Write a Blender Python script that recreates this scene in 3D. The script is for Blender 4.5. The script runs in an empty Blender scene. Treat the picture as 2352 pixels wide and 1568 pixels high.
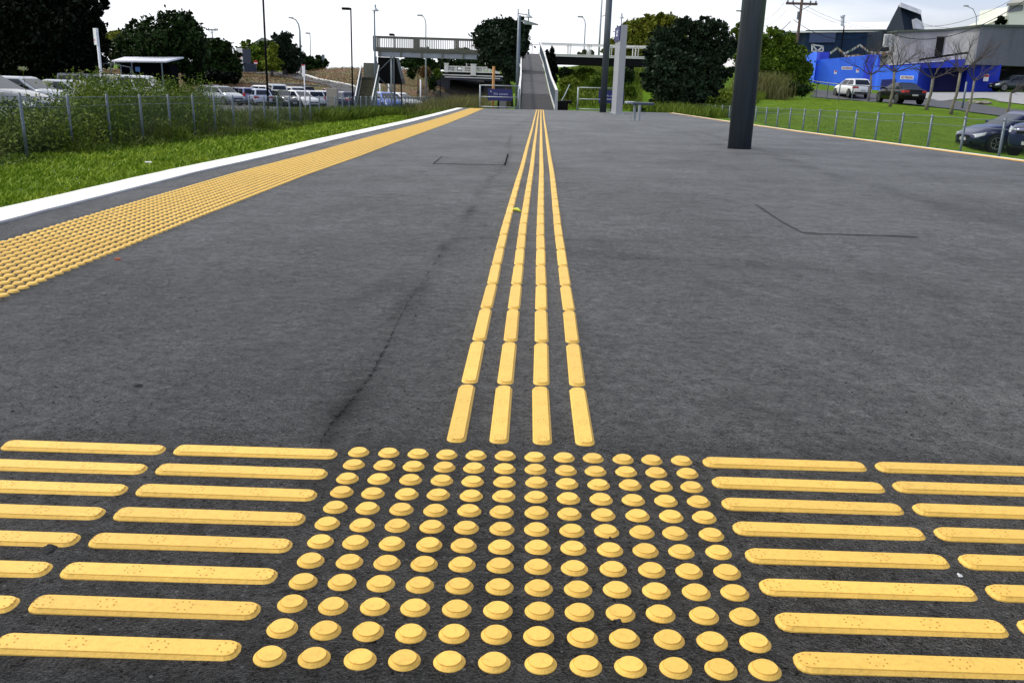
import bpy, bmesh, math, random
import numpy as np
from mathutils import Matrix, Vector
random.seed(7); rng = np.random.default_rng(7)
scene = bpy.context.scene
COL = scene.collection

# ---------------------------------------------------------------- camera
F = 2024.13                                   # focal length in px of a 2352 px wide picture
CAM = np.array([-.0131, -.8334, .622])
def _Rz(t): return np.array([[math.cos(t), -math.sin(t), 0], [math.sin(t), math.cos(t), 0], [0, 0, 1]])
def _Rx(t): return np.array([[1, 0, 0], [0, math.cos(t), -math.sin(t)], [0, math.sin(t), math.cos(t)]])
RC = _Rz(.0052) @ _Rx(math.pi/2 - .2911) @ _Rz(.0314)
cd = bpy.data.cameras.new('camera'); co = bpy.data.objects.new('camera', cd); COL.objects.link(co)
M4 = np.eye(4); M4[:3, :3] = RC; M4[:3, 3] = CAM
co.matrix_world = Matrix(M4.tolist())
cd.sensor_width = 36; cd.lens = F/2352*36; cd.clip_start = .02; cd.clip_end = 2000
scene.camera = co
# ---------------------------------------------------------------- world, sun, exposure
SUN_EL, SUN_AZ = math.radians(50), math.radians(-62)       # azimuth from +Y, clockwise positive
w = bpy.data.worlds.new('World'); scene.world = w; w.use_nodes = True
nt = w.node_tree; nt.nodes.clear()
def N(t, **k):
    n = nt.nodes.new(t)
    for a, b in k.items(): setattr(n, a, b)
    return n
out = N('ShaderNodeOutputWorld'); bg = N('ShaderNodeBackground'); sky = N('ShaderNodeTexSky')
sky.sky_type = 'NISHITA'; sky.sun_disc = False; sky.sun_elevation = SUN_EL; sky.sun_rotation = SUN_AZ
sc_ = N('ShaderNodeVectorMath', operation='MULTIPLY'); sc_.inputs[1].default_value = (.165, .152, .180)
tc = N('ShaderNodeTexCoord'); mp = N('ShaderNodeMapping'); mp.inputs['Scale'].default_value = (1, 1, 4.5); mp.inputs['Location'].default_value = (1.7, .4, .2)
no = N('ShaderNodeTexNoise'); no.inputs['Scale'].default_value = 3.4; no.inputs['Detail'].default_value = 6; no.inputs['Roughness'].default_value = .55
cr = N('ShaderNodeValToRGB'); cr.color_ramp.elements[0].position = .30; cr.color_ramp.elements[1].position = .66
sx = N('ShaderNodeSeparateXYZ'); ma = N('ShaderNodeMath', operation='MULTIPLY_ADD')
ma.inputs[1].default_value = -1.25; ma.inputs[2].default_value = .26       # thinner cloud towards +X
ad = N('ShaderNodeMath', operation='ADD')
mx = N('ShaderNodeMix', data_type='RGBA')
hi = N('ShaderNodeMapRange'); hi.inputs[3].default_value = .10; hi.inputs[4].default_value = 1.0
L = nt.links.new
L(tc.outputs['Generated'], mp.inputs[0]); L(mp.outputs[0], no.inputs['Vector'])
L(tc.outputs['Generated'], sx.inputs[0]); L(sx.outputs[0], ma.inputs[0]); L(ma.outputs[0], ad.inputs[0]); L(no.outputs[0], ad.inputs[1])
L(ad.outputs[0], cr.inputs[0]); L(cr.outputs[0], hi.inputs[0]); L(hi.outputs[0], mx.inputs['Factor'])
L(sky.outputs[0], sc_.inputs[0]); L(sc_.outputs[0], mx.inputs['A']); mx.inputs['B'].default_value = (1.25, 1.28, 1.34, 1)
L(mx.outputs['Result'], bg.inputs[0]); bg.inputs[1].default_value = 1.0; L(bg.outputs[0], out.inputs[0])
sd = bpy.data.lights.new('sun', 'SUN'); sd.energy = 2.6; sd.angle = math.radians(9); sd.color = (1, .96, .9)
so = bpy.data.objects.new('sun', sd); COL.objects.link(so)
sdir = Vector((math.sin(SUN_AZ)*math.cos(SUN_EL), math.cos(SUN_AZ)*math.cos(SUN_EL), math.sin(SUN_EL)))
so.rotation_euler = sdir.to_track_quat('Z', 'Y').to_euler()
scene.view_settings.view_transform = 'Standard'; scene.view_settings.look = 'None'
scene.view_settings.exposure = -.1; scene.view_settings.gamma = 1
scene.cycles.max_bounces = 5; scene.cycles.transparent_max_bounces = 12

# ---------------------------------------------------------------- helpers: geometry of the place
KN = [0, 1.5, 3, 5, 7, 9, 12, 16, 22, 30.]; KZ = [0, 0, -.0151, -.0462, -.0979, -.1383, -.2061, -.2975, -.4188, -.5638]
def gz(x, y):                                  # platform surface
    x = np.asarray(x, float); y = np.asarray(y, float)
    return .0076*x + .004*y + np.interp(y, KN, KZ) - np.maximum(y-30, 0)*.018
def ray(px, py):
    v = RC @ np.array([(px-1176)/F, -(py-784)/F, -1]); return v/v[1]
def P(px, py, D):                              # a point D metres ahead of the standpoint
    return CAM + ray(px, py)*D
def G(px, py, z0=0):                           # a point on the platform
    r = ray(px, py); D = .3
    while D < 60:
        p = CAM + r*D
        if p[2] <= gz(p[0], p[1])+z0: break
        D *= 1.002
    return p
def pxm(D): return D/F                         # metres per px at distance D
def proj(p):
    v = (np.asarray(p, float)-CAM) @ RC; return 1176+F*v[..., 0]/-v[..., 2], 784-F*v[..., 1]/-v[..., 2]

# ---------------------------------------------------------------- helpers: materials
MATS = {}
def mat(name, col, rough=.7, metal=0., spec=.5, var=0., vscale=5., bump=0., bscale=40., col2=None, coat=0., detail=5, coords='Object', stretch=None, emit=None):
    if name in MATS: return MATS[name]
    m = bpy.data.materials.new(name); m.use_nodes = True; MATS[name] = m
    t = m.node_tree; b = t.nodes['Principled BSDF']
    b.inputs['Base Color'].default_value = (*col, 1); b.inputs['Roughness'].default_value = rough
    b.inputs['Metallic'].default_value = metal; b.inputs['Specular IOR Level'].default_value = spec
    if coat: b.inputs['Coat Weight'].default_value = coat; b.inputs['Coat Roughness'].default_value = .08
    tc = t.nodes.new('ShaderNodeTexCoord'); src = tc.outputs[coords]
    if stretch:
        mp = t.nodes.new('ShaderNodeMapping'); mp.inputs['Scale'].default_value = stretch; t.links.new(src, mp.inputs[0]); src = mp.outputs[0]
    if var or col2:
        n = t.nodes.new('ShaderNodeTexNoise'); n.inputs['Scale'].default_value = vscale; n.inputs['Detail'].default_value = detail; n.inputs['Roughness'].default_value = .6
        t.links.new(src, n.inputs['Vector'])
        r = t.nodes.new('ShaderNodeValToRGB'); r.color_ramp.elements[0].position = .33; r.color_ramp.elements[1].position = .67
        c2 = col2 or tuple(min(1, c*(1+var)) for c in col)
        c1 = col if col2 else tuple(c*(1-var) for c in col)
        r.color_ramp.elements[0].color = (*c1, 1); r.color_ramp.elements[1].color = (*c2, 1)
        t.links.new(n.outputs[0], r.inputs[0]); t.links.new(r.outputs[0], b.inputs['Base Color'])
    if bump:
        n2 = t.nodes.new('ShaderNodeTexNoise'); n2.inputs['Scale'].default_value = bscale; n2.inputs['Detail'].default_value = 4
        bp = t.nodes.new('ShaderNodeBump'); bp.inputs['Strength'].default_value = bump; bp.inputs['Distance'].default_value = .02
        t.links.new(src, n2.inputs['Vector']); t.links.new(n2.outputs[0], bp.inputs['Height']); t.links.new(bp.outputs[0], b.inputs['Normal'])
    return m
def asphalt_mat():
    m = bpy.data.materials.new('asphalt'); m.use_nodes = True; t = m.node_tree; b = t.nodes['Principled BSDF']; l = t.links.new
    tc = t.nodes.new('ShaderNodeTexCoord')
    def noise(sc, d=5, r=.6, st=None):
        n = t.nodes.new('ShaderNodeTexNoise'); n.inputs['Scale'].default_value = sc; n.inputs['Detail'].default_value = d; n.inputs['Roughness'].default_value = r
        s = tc.outputs['Object']
        if st: mp = t.nodes.new('ShaderNodeMapping'); mp.inputs['Scale'].default_value = st; l(s, mp.inputs[0]); s = mp.outputs[0]
        l(s, n.inputs['Vector']); return n.outputs[0]
    def mul(a, bb):
        n = t.nodes.new('ShaderNodeMath'); n.operation = 'MULTIPLY'
        for i, q in enumerate((a, bb)):
            if isinstance(q, float): n.inputs[i].default_value = q
            else: l(q, n.inputs[i])
        return n.outputs[0]
    def rng_(s, a, bb, c, d):
        n = t.nodes.new('ShaderNodeMapRange'); 
        for i, q in enumerate((a, bb, c, d)): n.inputs[i+1].default_value = q
        l(s, n.inputs[0]); return n.outputs[0]
    big = rng_(noise(.9, 5, .6), .3, .7, .78, 1.18)
    mid = rng_(noise(5, 5, .6, (1, .6, 1)), .3, .7, .88, 1.12)
    fine = mul(rng_(noise(420, 3, .75), .32, .68, .45, 1.65), rng_(noise(95, 4, .7), .32, .68, .72, 1.30))
    at = t.nodes.new('ShaderNodeAttribute'); at.attribute_name = 'stain_shade'
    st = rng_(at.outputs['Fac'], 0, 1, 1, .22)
    grain = mul(rng_(noise(34, 4, .7), .3, .7, .70, 1.28), rng_(noise(11, 5, .65, (1, .5, 1)), .3, .7, .88, 1.10))
    pits = rng_(noise(150, 2, .6), .30, .42, .30, 1.0)
    v = mul(mul(mul(mul(mul(big, mid), fine), grain), pits), st)
    def lin_(k): 
        n = t.nodes.new('ShaderNodeMath'); n.operation = 'MULTIPLY'; n.use_clamp = True; n.inputs[1].default_value = k; l(v, n.inputs[0]); return n.outputs[0]
    l(lin_(.47), b.inputs['Sheen Weight']); l(lin_(.13), b.inputs['Specular IOR Level'])
    vm = t.nodes.new('ShaderNodeVectorMath'); vm.operation = 'SCALE'; vm.inputs[0].default_value = (.0138, .0138, .0130); l(v, vm.inputs['Scale'])
    # rare pale chips of stone
    vo = t.nodes.new('ShaderNodeTexVoronoi'); vo.inputs['Scale'].default_value = 120; l(tc.outputs['Object'], vo.inputs['Vector'])
    sp = t.nodes.new('ShaderNodeSeparateColor'); l(vo.outputs['Color'], sp.inputs[0])
    gt = t.nodes.new('ShaderNodeMath'); gt.operation = 'GREATER_THAN'; gt.inputs[1].default_value = .955; l(sp.outputs[0], gt.inputs[0])
    lt = t.nodes.new('ShaderNodeMath'); lt.operation = 'LESS_THAN'; lt.inputs[1].default_value = .28; l(vo.outputs['Distance'], lt.inputs[0])
    mk = mul(mul(gt.outputs[0], lt.outputs[0]), .55)
    mx = t.nodes.new('ShaderNodeMix'); mx.data_type = 'RGBA'; l(mk, mx.inputs['Factor']); l(vm.outputs[0], mx.inputs['A']); mx.inputs['B'].default_value = (.12, .12, .125, 1)
    l(mx.outputs['Result'], b.inputs['Base Color'])
    b.inputs['Roughness'].default_value = .6; b.inputs['Specular IOR Level'].default_value = .16; b.inputs['Sheen Weight'].default_value = .22; b.inputs['Sheen Roughness'].default_value = .25; b.inputs['Sheen Tint'].default_value = (1, .985, .94, 1)
    n3 = noise(210, 4, .75); n4 = noise(7, 3)
    a = t.nodes.new('ShaderNodeMath'); a.operation = 'MULTIPLY_ADD'; a.inputs[1].default_value = 2.5; l(n4, a.inputs[0]); l(n3, a.inputs[2])
    bp = t.nodes.new('ShaderNodeBump'); bp.inputs['Strength'].default_value = .9; bp.inputs['Distance'].default_value = .004; l(a.outputs[0], bp.inputs['Height']); l(bp.outputs[0], b.inputs['Normal'])
    return m
ASPH = asphalt_mat()
YEL = mat('yellow_paint', (.80, .50, .10), .55, spec=.3, bump=.12, bscale=300)
def _grime(m):
    t = m.node_tree; b = t.nodes['Principled BSDF']; g = t.nodes.new('ShaderNodeNewGeometry'); oi = t.nodes.new('ShaderNodeObjectInfo'); L = t.links.new
    def n_(sc, lo, hi, a, bb):
        n = t.nodes.new('ShaderNodeTexNoise'); n.inputs['Scale'].default_value = sc; n.inputs['Detail'].default_value = 6; n.inputs['Roughness'].default_value = .65; L(g.outputs['Position'], n.inputs['Vector'])
        r = t.nodes.new('ShaderNodeMapRange'); [setattr(r.inputs[i+1], 'default_value', q) for i, q in enumerate((lo, hi, a, bb))]; L(n.outputs[0], r.inputs[0]); return r.outputs[0]
    def m_(a, c): n = t.nodes.new('ShaderNodeMath'); n.operation = 'MULTIPLY'; L(a, n.inputs[0]); L(c, n.inputs[1]); return n.outputs[0]
    r0 = t.nodes.new('ShaderNodeMapRange'); r0.inputs[3].default_value = .93; r0.inputs[4].default_value = 1.05; L(oi.outputs['Random'], r0.inputs[0])
    f = m_(m_(n_(14, .3, .7, .93, 1.05), n_(130, .34, .5, .86, 1.02)), r0.outputs[0]); dk = n_(60, .62, .74, 0., .55)
    s = t.nodes.new('ShaderNodeVectorMath'); s.operation = 'SCALE'; s.inputs[0].default_value = (.80, .50, .10); L(f, s.inputs['Scale'])
    mx = t.nodes.new('ShaderNodeMix'); mx.data_type = 'RGBA'; L(dk, mx.inputs['Factor']); L(s.outputs[0], mx.inputs['A']); mx.inputs['B'].default_value = (.50, .31, .06, 1); L(mx.outputs['Result'], b.inputs['Base Color'])
_grime(YEL)
YELD = mat('yellow_dimple', (.44, .19, .015), .7)
WHITE = mat('white_paint', (.82, .80, .75), .6, var=.06, vscale=6, bump=.1, bscale=60)
GALV = mat('galvanised_steel', (.14, .17, .20), .45, metal=.3, var=.15, vscale=8)
GALVL = mat('pale_galvanised_steel', (.36, .40, .42), .4, metal=.3, var=.1, vscale=8)
BLACK = mat('black_steel', (.005, .005, .006), .6, spec=.12)
PILL = mat('dark_grey_steel', (.060, .076, .094), .36, spec=.6, var=.22, vscale=3, stretch=(8, 8, .4), bump=.05)
WOOD = mat('weathered_timber', (.14, .14, .115), .85, var=.25, vscale=6, stretch=(1, 1, 4))
TAN = mat('tan_post', (.42, .20, .06), .8, var=.2, vscale=6)
CONC = mat('concrete', (.30, .30, .30), .85, var=.18, vscale=2.5, bump=.1)
GLASS = mat('car_glass', (.012, .018, .03), .05, spec=.32)
TYRE = mat('tyre_rubber', (.012, .012, .012), .8)
RIM = mat('alloy_rim', (.45, .46, .48), .3, metal=.8)
CHROME = mat('lamp_glass', (.75, .77, .80), .12, metal=.4)
REDL = mat('red_lens', (.45, .015, .012), .2)
ORNG = mat('orange_lens', (.75, .13, .01), .25)
NAVY = mat('navy_panel', (.012, .015, .13), .45)
RED = mat('red_paint', (.55, .02, .02), .5)
BLUEP = mat('blue_disc', (.02, .08, .50), .5)

# ---------------------------------------------------------------- helpers: objects
def link(o, parent=None):
    COL.objects.link(o)
    if parent is not None: o.parent = parent
    return o
def tag(o, label=None, cat=None, group=None, kind=None):
    if label: o['label'] = label
    if cat: o['category'] = cat
    if group: o['group'] = group
    if kind: o['kind'] = kind
    return o
def empty(name, loc=(0, 0, 0), rz=0, label=None, cat=None, group=None):
    o = bpy.data.objects.new(name, None); o.location = [float(c) for c in loc]; o.rotation_euler = (0, 0, rz); o.empty_display_size = .2
    COL.objects.link(o); return tag(o, label, cat, group)
def np_mesh(name, V, Fc, material, parent=None, smooth=False, k=None):
    """V (n,3); Fc (m,k) faces of equal size"""
    V = np.asarray(V, np.float32); Fc = np.asarray(Fc, np.int32); k = Fc.shape[1]
    me = bpy.data.meshes.new(name); me.vertices.add(len(V)); me.vertices.foreach_set('co', V.ravel())
    me.loops.add(Fc.size); me.loops.foreach_set('vertex_index', Fc.ravel())
    me.polygons.add(len(Fc)); me.polygons.foreach_set('loop_start', np.arange(0, Fc.size, k, dtype=np.int32))
    try: me.polygons.foreach_set('loop_total', np.full(len(Fc), k, np.int32))
    except Exception: pass
    if smooth: me.polygons.foreach_set('use_smooth', np.ones(len(Fc), bool))
    me.update(calc_edges=True); me.validate()
    if material: me.materials.append(material)
    o = bpy.data.objects.new(name, me); return link(o, parent)
class MB:
    """collects shapes, then links them as one mesh object"""
    def __init__(s): s.v = []; s.f = []; s.m = []; s.mi = 0
    def add(s, vs, fs):
        n = len(s.v); s.v += [tuple(float(c) for c in q) for q in vs]; s.f += [tuple(i+n for i in f) for f in fs]; s.m += [s.mi]*len(fs); return s
    def box(s, x0, x1, y0, y1, z0, z1):
        return s.add([(x0,y0,z0),(x1,y0,z0),(x1,y1,z0),(x0,y1,z0),(x0,y0,z1),(x1,y0,z1),(x1,y1,z1),(x0,y1,z1)],
                     [(3,2,1,0),(4,5,6,7),(0,1,5,4),(1,2,6,5),(2,3,7,6),(3,0,4,7)])
    def prism(s, poly, axis, a, b):            # poly 2-D; extruded along axis from a to b
        def mk(p, t): return {'x': (t, p[0], p[1]), 'y': (p[0], t, p[1]), 'z': (p[0], p[1], t)}[axis]
        n = len(poly)
        return s.add([mk(p, a) for p in poly]+[mk(p, b) for p in poly],
                     [tuple(range(n))[::-1], tuple(range(n, 2*n))]+[(i, (i+1) % n, n+(i+1) % n, n+i) for i in range(n)])
    def tube(s, pts, rad, n=8, cap=True):
        pts = [Vector([float(c) for c in p]) for p in pts]; rr = rad if hasattr(rad, '__len__') else [rad]*len(pts); base = len(s.v); vs = []
        for i, p in enumerate(pts):
            d = (pts[min(i+1, len(pts)-1)]-pts[max(i-1, 0)]).normalized()
            a = d.cross(Vector((0, 0, 1)) if abs(d.z) < .9 else Vector((1, 0, 0))).normalized(); b = d.cross(a)
            vs += [p + (a*math.cos(2*math.pi*k/n)+b*math.sin(2*math.pi*k/n))*rr[i] for k in range(n)]
        fs = [(i*n+k, i*n+(k+1) % n, (i+1)*n+(k+1) % n, (i+1)*n+k) for i in range(len(pts)-1) for k in range(n)]
        if cap: fs += [tuple(range(n))[::-1], tuple((len(pts)-1)*n+k for k in range(n))]
        return s.add(vs, fs)
    def bar(s, p, q, w, h=None):               # rectangular bar from p to q, w across, h up
        h = h or w; p = Vector([float(c) for c in p]); q = Vector([float(c) for c in q]); d = (q-p).normalized()
        a = d.cross(Vector((0, 0, 1)) if abs(d.z) < .95 else Vector((0, 1, 0))).normalized()*w/2; b = a.normalized().cross(d)*h/2
        return s.add([p-a-b, p+a-b, p+a+b, p-a+b, q-a-b, q+a-b, q+a+b, q-a+b],
                     [(3,2,1,0),(4,5,6,7),(0,1,5,4),(1,2,6,5),(2,3,7,6),(3,0,4,7)])
    def lathe(s, prof, n=24, c=(0, 0, 0)):     # prof [(r,z)], closed at both ends
        vs = [(c[0]+r*math.cos(2*math.pi*k/n), c[1]+r*math.sin(2*math.pi*k/n), c[2]+z) for r, z in prof for k in range(n)]
        fs = [(i*n+k, i*n+(k+1) % n, (i+1)*n+(k+1) % n, (i+1)*n+k) for i in range(len(prof)-1) for k in range(n)]
        fs += [tuple((len(prof)-1)*n+k for k in range(n))]
        if prof[0][0] > 1e-6: fs += [tuple(range(n))[::-1]]
        return s.add(vs, fs)
    def quad(s, a, b, c, d): return s.add([a, b, c, d], [(0, 1, 2, 3)])
    def build(s, name, mats, parent=None, smooth=False, bevel=0, seg=2):
        me = bpy.data.meshes.new(name); me.from_pydata(s.v, [], s.f)
        for m in (mats if isinstance(mats, (list, tuple)) else [mats]): me.materials.append(m)
        if s.mi or any(s.m): me.polygons.foreach_set('material_index', s.m)
        if smooth: me.polygons.foreach_set('use_smooth', [True]*len(s.f))
        me.update(); o = link(bpy.data.objects.new(name, me), parent)
        if bevel:
            bv = o.modifiers.new('bevel', 'BEVEL'); bv.width = bevel; bv.segments = seg; bv.limit_method = 'ANGLE'
        return o
def struct(o): o['kind'] = 'structure'; return o
def stuff(o): o['kind'] = 'stuff'; return o
def dup(o, parent=None):
    c = o.copy(); COL.objects.link(c); c.parent = parent
    for ch in list(o.children): dup(ch, c)
    return c
ORD = ['first','second','third','fourth','fifth','sixth','seventh','eighth','ninth','tenth','eleventh','twelfth','thirteenth','fourteenth','fifteenth','sixteenth','seventeenth','eighteenth','nineteenth','twentieth']

# ---------------------------------------------------------------- terrain height function
def zl(y): return np.interp(y, [-10, 13, 27, 45, 55, 78, 86, 120, 250], [-.70, -.9, -1.2, -1.62, -1.88, -2.4, -2.55, -2.9, -2.9])
CP = []
for y in (-8, 0, 8, 14, 22, 29, 40, 52, 66, 79):
    for x in (-3, -8.5, -16, -26): CP.append((x, y, float(zl(y))))
for y in (0, 20, 40, 60, 79): CP.append((-45, y, float(zl(y))))
for x in (-36, -30, -24, -18, -13): CP.append((x, 86, -2.55))
for x in (-3, -6, -9, -11): CP.append((x, 92, -2.65)); CP.append((x, 104, -2.7)); CP.append((x, 130, -2.9))
for px, py, D in [(580,193,95),(640,194,94.5),(700,197,94),(760,203,92.5),(812,209,91),(555,170,113),(609,172,110),(650,180,106),(712,190,98),(753,198,93),
                  (694,168,118),(677,173,112),(732,187,102),(773,195,97),(640,164,130),(560,163,135),(753,158,112),(790,158,114),(825,159,112),(825,185,100),(870,205,92),
                  (929,160,112),(940,200,98),(995,197,101),(985,162,112),(450,185,95),(300,182,85),(200,175,80),(60,170,85),(480,165,125),(300,150,150),(60,140,170)]:
    CP.append(tuple(P(px, py, D)))
for x in (-60, -30, -20): CP.append((x, 150, .5)); CP.append((x, 200, .6))
for x in (-1, 4): CP += [(x, 118, .6), (x, 128, .6), (x, 60, -1.6), (x, 45, -1.1)]
for y, z in ((-8, -.9), (0, -.9), (8, -.9), (17, -.9), (28, -1.0), (41, -1.12), (50, -1.3)): CP.append((8.8, y, z)); CP.append((6.5, y, z-.02))
for x, y in ((0, 3), (0, 15), (0, 28), (4, 10), (4, 25)): CP.append((x, y, -1.2))
for px, py, D in [(2260,357,33),(2352,366,32),(2352,330,38),(2217,281,48),(2260,300,44),(2130,252,54),(2185,262,52),(2045,245,56),(1995,233,61),(1950,222,76),(2062,238,62),(1870,222,76),
                  (1790,226,72),(1760,232,62),(1740,250,50),(1800,250,46),(1900,250,47),(1720,270,44),(1900,290,33),(2050,300,34),(2000,270,42),(2150,310,36),(1865,206,95),(2000,208,90),(2170,214,84),(2352,214,80),(2352,236,68),(2352,258,60),(2352,270,55),(2300,262,57),(2220,240,66),(2130,225,75),
                  (1300,250,38),(1330,252,36),(1400,256,36),(1475,262,37),(1300,215,50),(1400,215,50),(1330,170,64),(1440,170,64),(1560,262,41),(1620,250,52),(1680,225,58),(1560,200,65),(1480,190,66),
                  (1360,150,80),(1500,160,85),(1700,150,85),(1290,170,75),(2600,260,52),(2600,360,32),(2700,214,80)]:
    CP.append(tuple(P(px, py, D)))
for x in (10, 40, 80, 120): CP.append((x, 150, 3.0)); CP.append((x, 200, 3.5))
CP += [(20, 15, -1.1), (30, 10, -1.1), (30, -8, -1.1), (60, 10, -1), (60, 50, 0), (-80, 50, -1.5), (-80, 10, -1), (-90, 120, .4)]
CP = np.array(CP)
_d = np.hypot(CP[:, None, 0]-CP[None, :, 0], CP[:, None, 1]-CP[None, :, 1])
_W = np.linalg.solve(_d + np.eye(len(CP))*-.6, CP[:, 2]-CP[:, 2].mean())
def T(x, y):
    x = np.asarray(x, float); y = np.asarray(y, float); sh = x.shape; x = x.ravel(); y = y.ravel(); o = np.empty(len(x))
    for i in range(0, len(x), 20000):
        d = np.hypot(x[i:i+20000, None]-CP[None, :, 0], y[i:i+20000, None]-CP[None, :, 1]); o[i:i+20000] = d @ _W
    o += CP[:, 2].mean()
    o = np.where((x > -2.42) & (x < 5.4) & (y < 31.6), np.minimum(o, gz(x, y)-.25), o)
    return o.reshape(sh) if sh else float(o[0])
def onT(px, py, Dmax=200, D0=6):               # point where the view line meets the terrain
    r = ray(px, py); Ds = np.arange(D0, Dmax, .25); p = CAM+Ds[:, None]*r
    k = np.nonzero(p[:, 2] <= T(p[:, 0], p[:, 1]))[0]
    return p[k[0]] if len(k) else p[-1]
def gridmesh(name, xs, ys, zf, material, mask=None):
    X, Y = np.meshgrid(xs, ys); Z = zf(X, Y); nx = len(xs); V = np.stack([X.ravel(), Y.ravel(), Z.ravel()], 1)
    i = np.arange(len(ys)-1)[:, None]*nx+np.arange(nx-1)[None]; Fc = np.stack([i, i+1, i+1+nx, i+nx], -1).reshape(-1, 4)
    if mask is not None:
        cx = V[Fc][:, :, 0].mean(1); cy = V[Fc][:, :, 1].mean(1); Fc = Fc[mask(cx, cy)]
        u, inv = np.unique(Fc, return_inverse=True); V = V[u]; Fc = inv.reshape(Fc.shape)
    return struct(np_mesh(name, V, Fc, material, smooth=True))
def inpoly(x, y, poly):
    r = np.zeros(x.shape, bool); n = len(poly)
    for i in range(n):
        (x1, y1), (x2, y2) = poly[i], poly[(i+1) % n]
        c = ((y1 > y) != (y2 > y)) & (x < (x2-x1)*(y-y1)/((y2-y1) or 1e-9)+x1); r ^= c
    return r
GRASSM = mat('grass_soil', (.055, .12, .004), .95, spec=.1, col2=(.12, .20, .01), vscale=1.3, bump=.6, bscale=25, detail=8)
BROWNM = mat('planted_bank', (.17, .085, .045), .95, col2=(.10, .11, .03), vscale=.5, bump=.6, bscale=6, detail=9)
xs = np.concatenate([np.arange(-300, -60, 12.), np.arange(-60, 70, .8), np.arange(70, 301, 12.)])
ys = np.concatenate([np.arange(-9, 80, .8), np.arange(80, 150, 1.5), np.arange(150, 900, 30.)])
def Tf(x, y):
    z = T(np.clip(x, -100, 130), np.clip(y, -10, 210)); return z
gridmesh('ground', xs, ys, Tf, GRASSM)
def drape(name, poly, material, off, step=.4):
    px_ = [p[0] for p in poly]; py_ = [p[1] for p in poly]
    xs = np.linspace(min(px_), max(px_), int((max(px_)-min(px_))/step)+2); ys = np.linspace(min(py_), max(py_), int((max(py_)-min(py_))/step)+2)
    return gridmesh(name, xs, ys, lambda x, y: T(x, y)+off, material, lambda a, b: inpoly(a, b, poly))
def poly_px(l): return [tuple(onT(*q)[:2]) for q in l]
ROADM = mat('road_asphalt', (.065, .066, .072), .8, var=.15, vscale=1.2, bump=.2, bscale=60)
drape('car_park', [(-32, 30), (-10.5, 30), (-10.5, 84), (-40, 84)], ROADM, .05)
TRK = mat('track_shade', (.02, .018, .016), .95, col2=(.045, .04, .03), vscale=1.2, bump=.5, bscale=12, spec=.1)
drape('track_bed_shade', [(-10.5, 66), (-3.2, 66), (-1.5, 150), (-13, 150)], TRK, .06)  # dark sheet over the grass, painting in the shade around the road bridge
# bank with bark and low planting
drape('planted_bank', [(-42, 90), (-9.5, 86), (-9.5, 116), (-55, 118)], BROWNM, .06, .5)
# road ramp on the bank with its pale kerb strip
k1 = [P(555,170,113), P(609,172,110), P(650,180,106), P(712,190,98), P(753,198,93), P(812,209,85), P(850,216,80)]
k2 = [P(555,163,126), P(640,165,124), P(677,174,112), P(698,181,107), P(732,188.5,102), P(773,196,97), P(812,203.5,93), P(860,212,87)]
drape('road', [tuple(p[:2]) for p in k1]+[tuple(p[:2]) for p in k2[::-1]], ROADM, .14, .35)
m_ = MB(); ks = [P(697,168.5,116), P(682,171,113.5), P(677,175,111), P(698,181,106.5), P(732,188.5,101.5), P(773,196.2,96.8), P(812,203.6,92.8), P(866,213,87)]
for a, b, wa, wb in zip(ks[:-1], ks[1:], (2, 2.4, 1.9, 1.0, .45, .35, .3), (2.4, 1.9, 1.0, .45, .35, .3, .3)):
    za = T(a[0], a[1])+.26; zb = T(b[0], b[1])+.26
    m_.add([(a[0], a[1], za-.5), (b[0], b[1], zb-.5), (b[0], b[1]+wb, zb-.5), (a[0], a[1]+wa, za-.5), (a[0], a[1], za), (b[0], b[1], zb), (b[0], b[1]+wb, zb+.03), (a[0], a[1]+wa, za+.03)],
           [(3,2,1,0),(4,5,6,7),(0,1,5,4),(1,2,6,5),(2,3,7,6),(3,0,4,7)])
struct(m_.build('kerb', WHITE))
m_ = MB(); rw = [(572,190.5,94.6),(620,191,94.2),(690,193,93.6),(745,197,92.8),(800,204,91.6)]
for a, b in zip(rw[:-1], rw[1:]):
    A_, B_ = P(*a), P(*b); m_.add([(A_[0],A_[1],-3),(B_[0],B_[1],-3),(B_[0],B_[1]+.3,-3),(A_[0],A_[1]+.3,-3),tuple(A_),tuple(B_),(B_[0],B_[1]+.3,B_[2]),(A_[0],A_[1]+.3,A_[2])], [(3,2,1,0),(4,5,6,7),(0,1,5,4),(1,2,6,5),(2,3,7,6),(3,0,4,7)])
tag(m_.build('retaining_wall', mat('wall_grey', (.16,.16,.165), .9, var=.2, vscale=1)), 'low grey retaining wall at the foot of the brown bank behind the parked cars', 'wall')
# right-hand road, concrete forecourt and the verge between
rl = [(1868,207),(1960,212),(2060,220),(2130,229),(2200,234),(2280,246),(2352,257)]
rn = [(1862,224),(1960,231),(2050,240),(2130,246),(2200,254),(2290,268),(2352,280)]
r1 = poly_px(rl); r2 = poly_px(rn)
r1.append((r1[-1][0]+14, r1[-1][1]-8)); r2.append((r2[-1][0]+14, r2[-1][1]-8))
drape('road', r1+r2[::-1], ROADM, .05, .5)
f1 = [(2075,214),(2200,213.5),(2352,214)]; f2 = [(2352,243),(2300,236),(2270,228),(2200,229),(2160,234),(2130,228)]
pf = poly_px(f1)
drape('forecourt', pf+[(pf[-1][0]+12, pf[-1][1])]+poly_px(f2), CONC, .06, .5)

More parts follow.
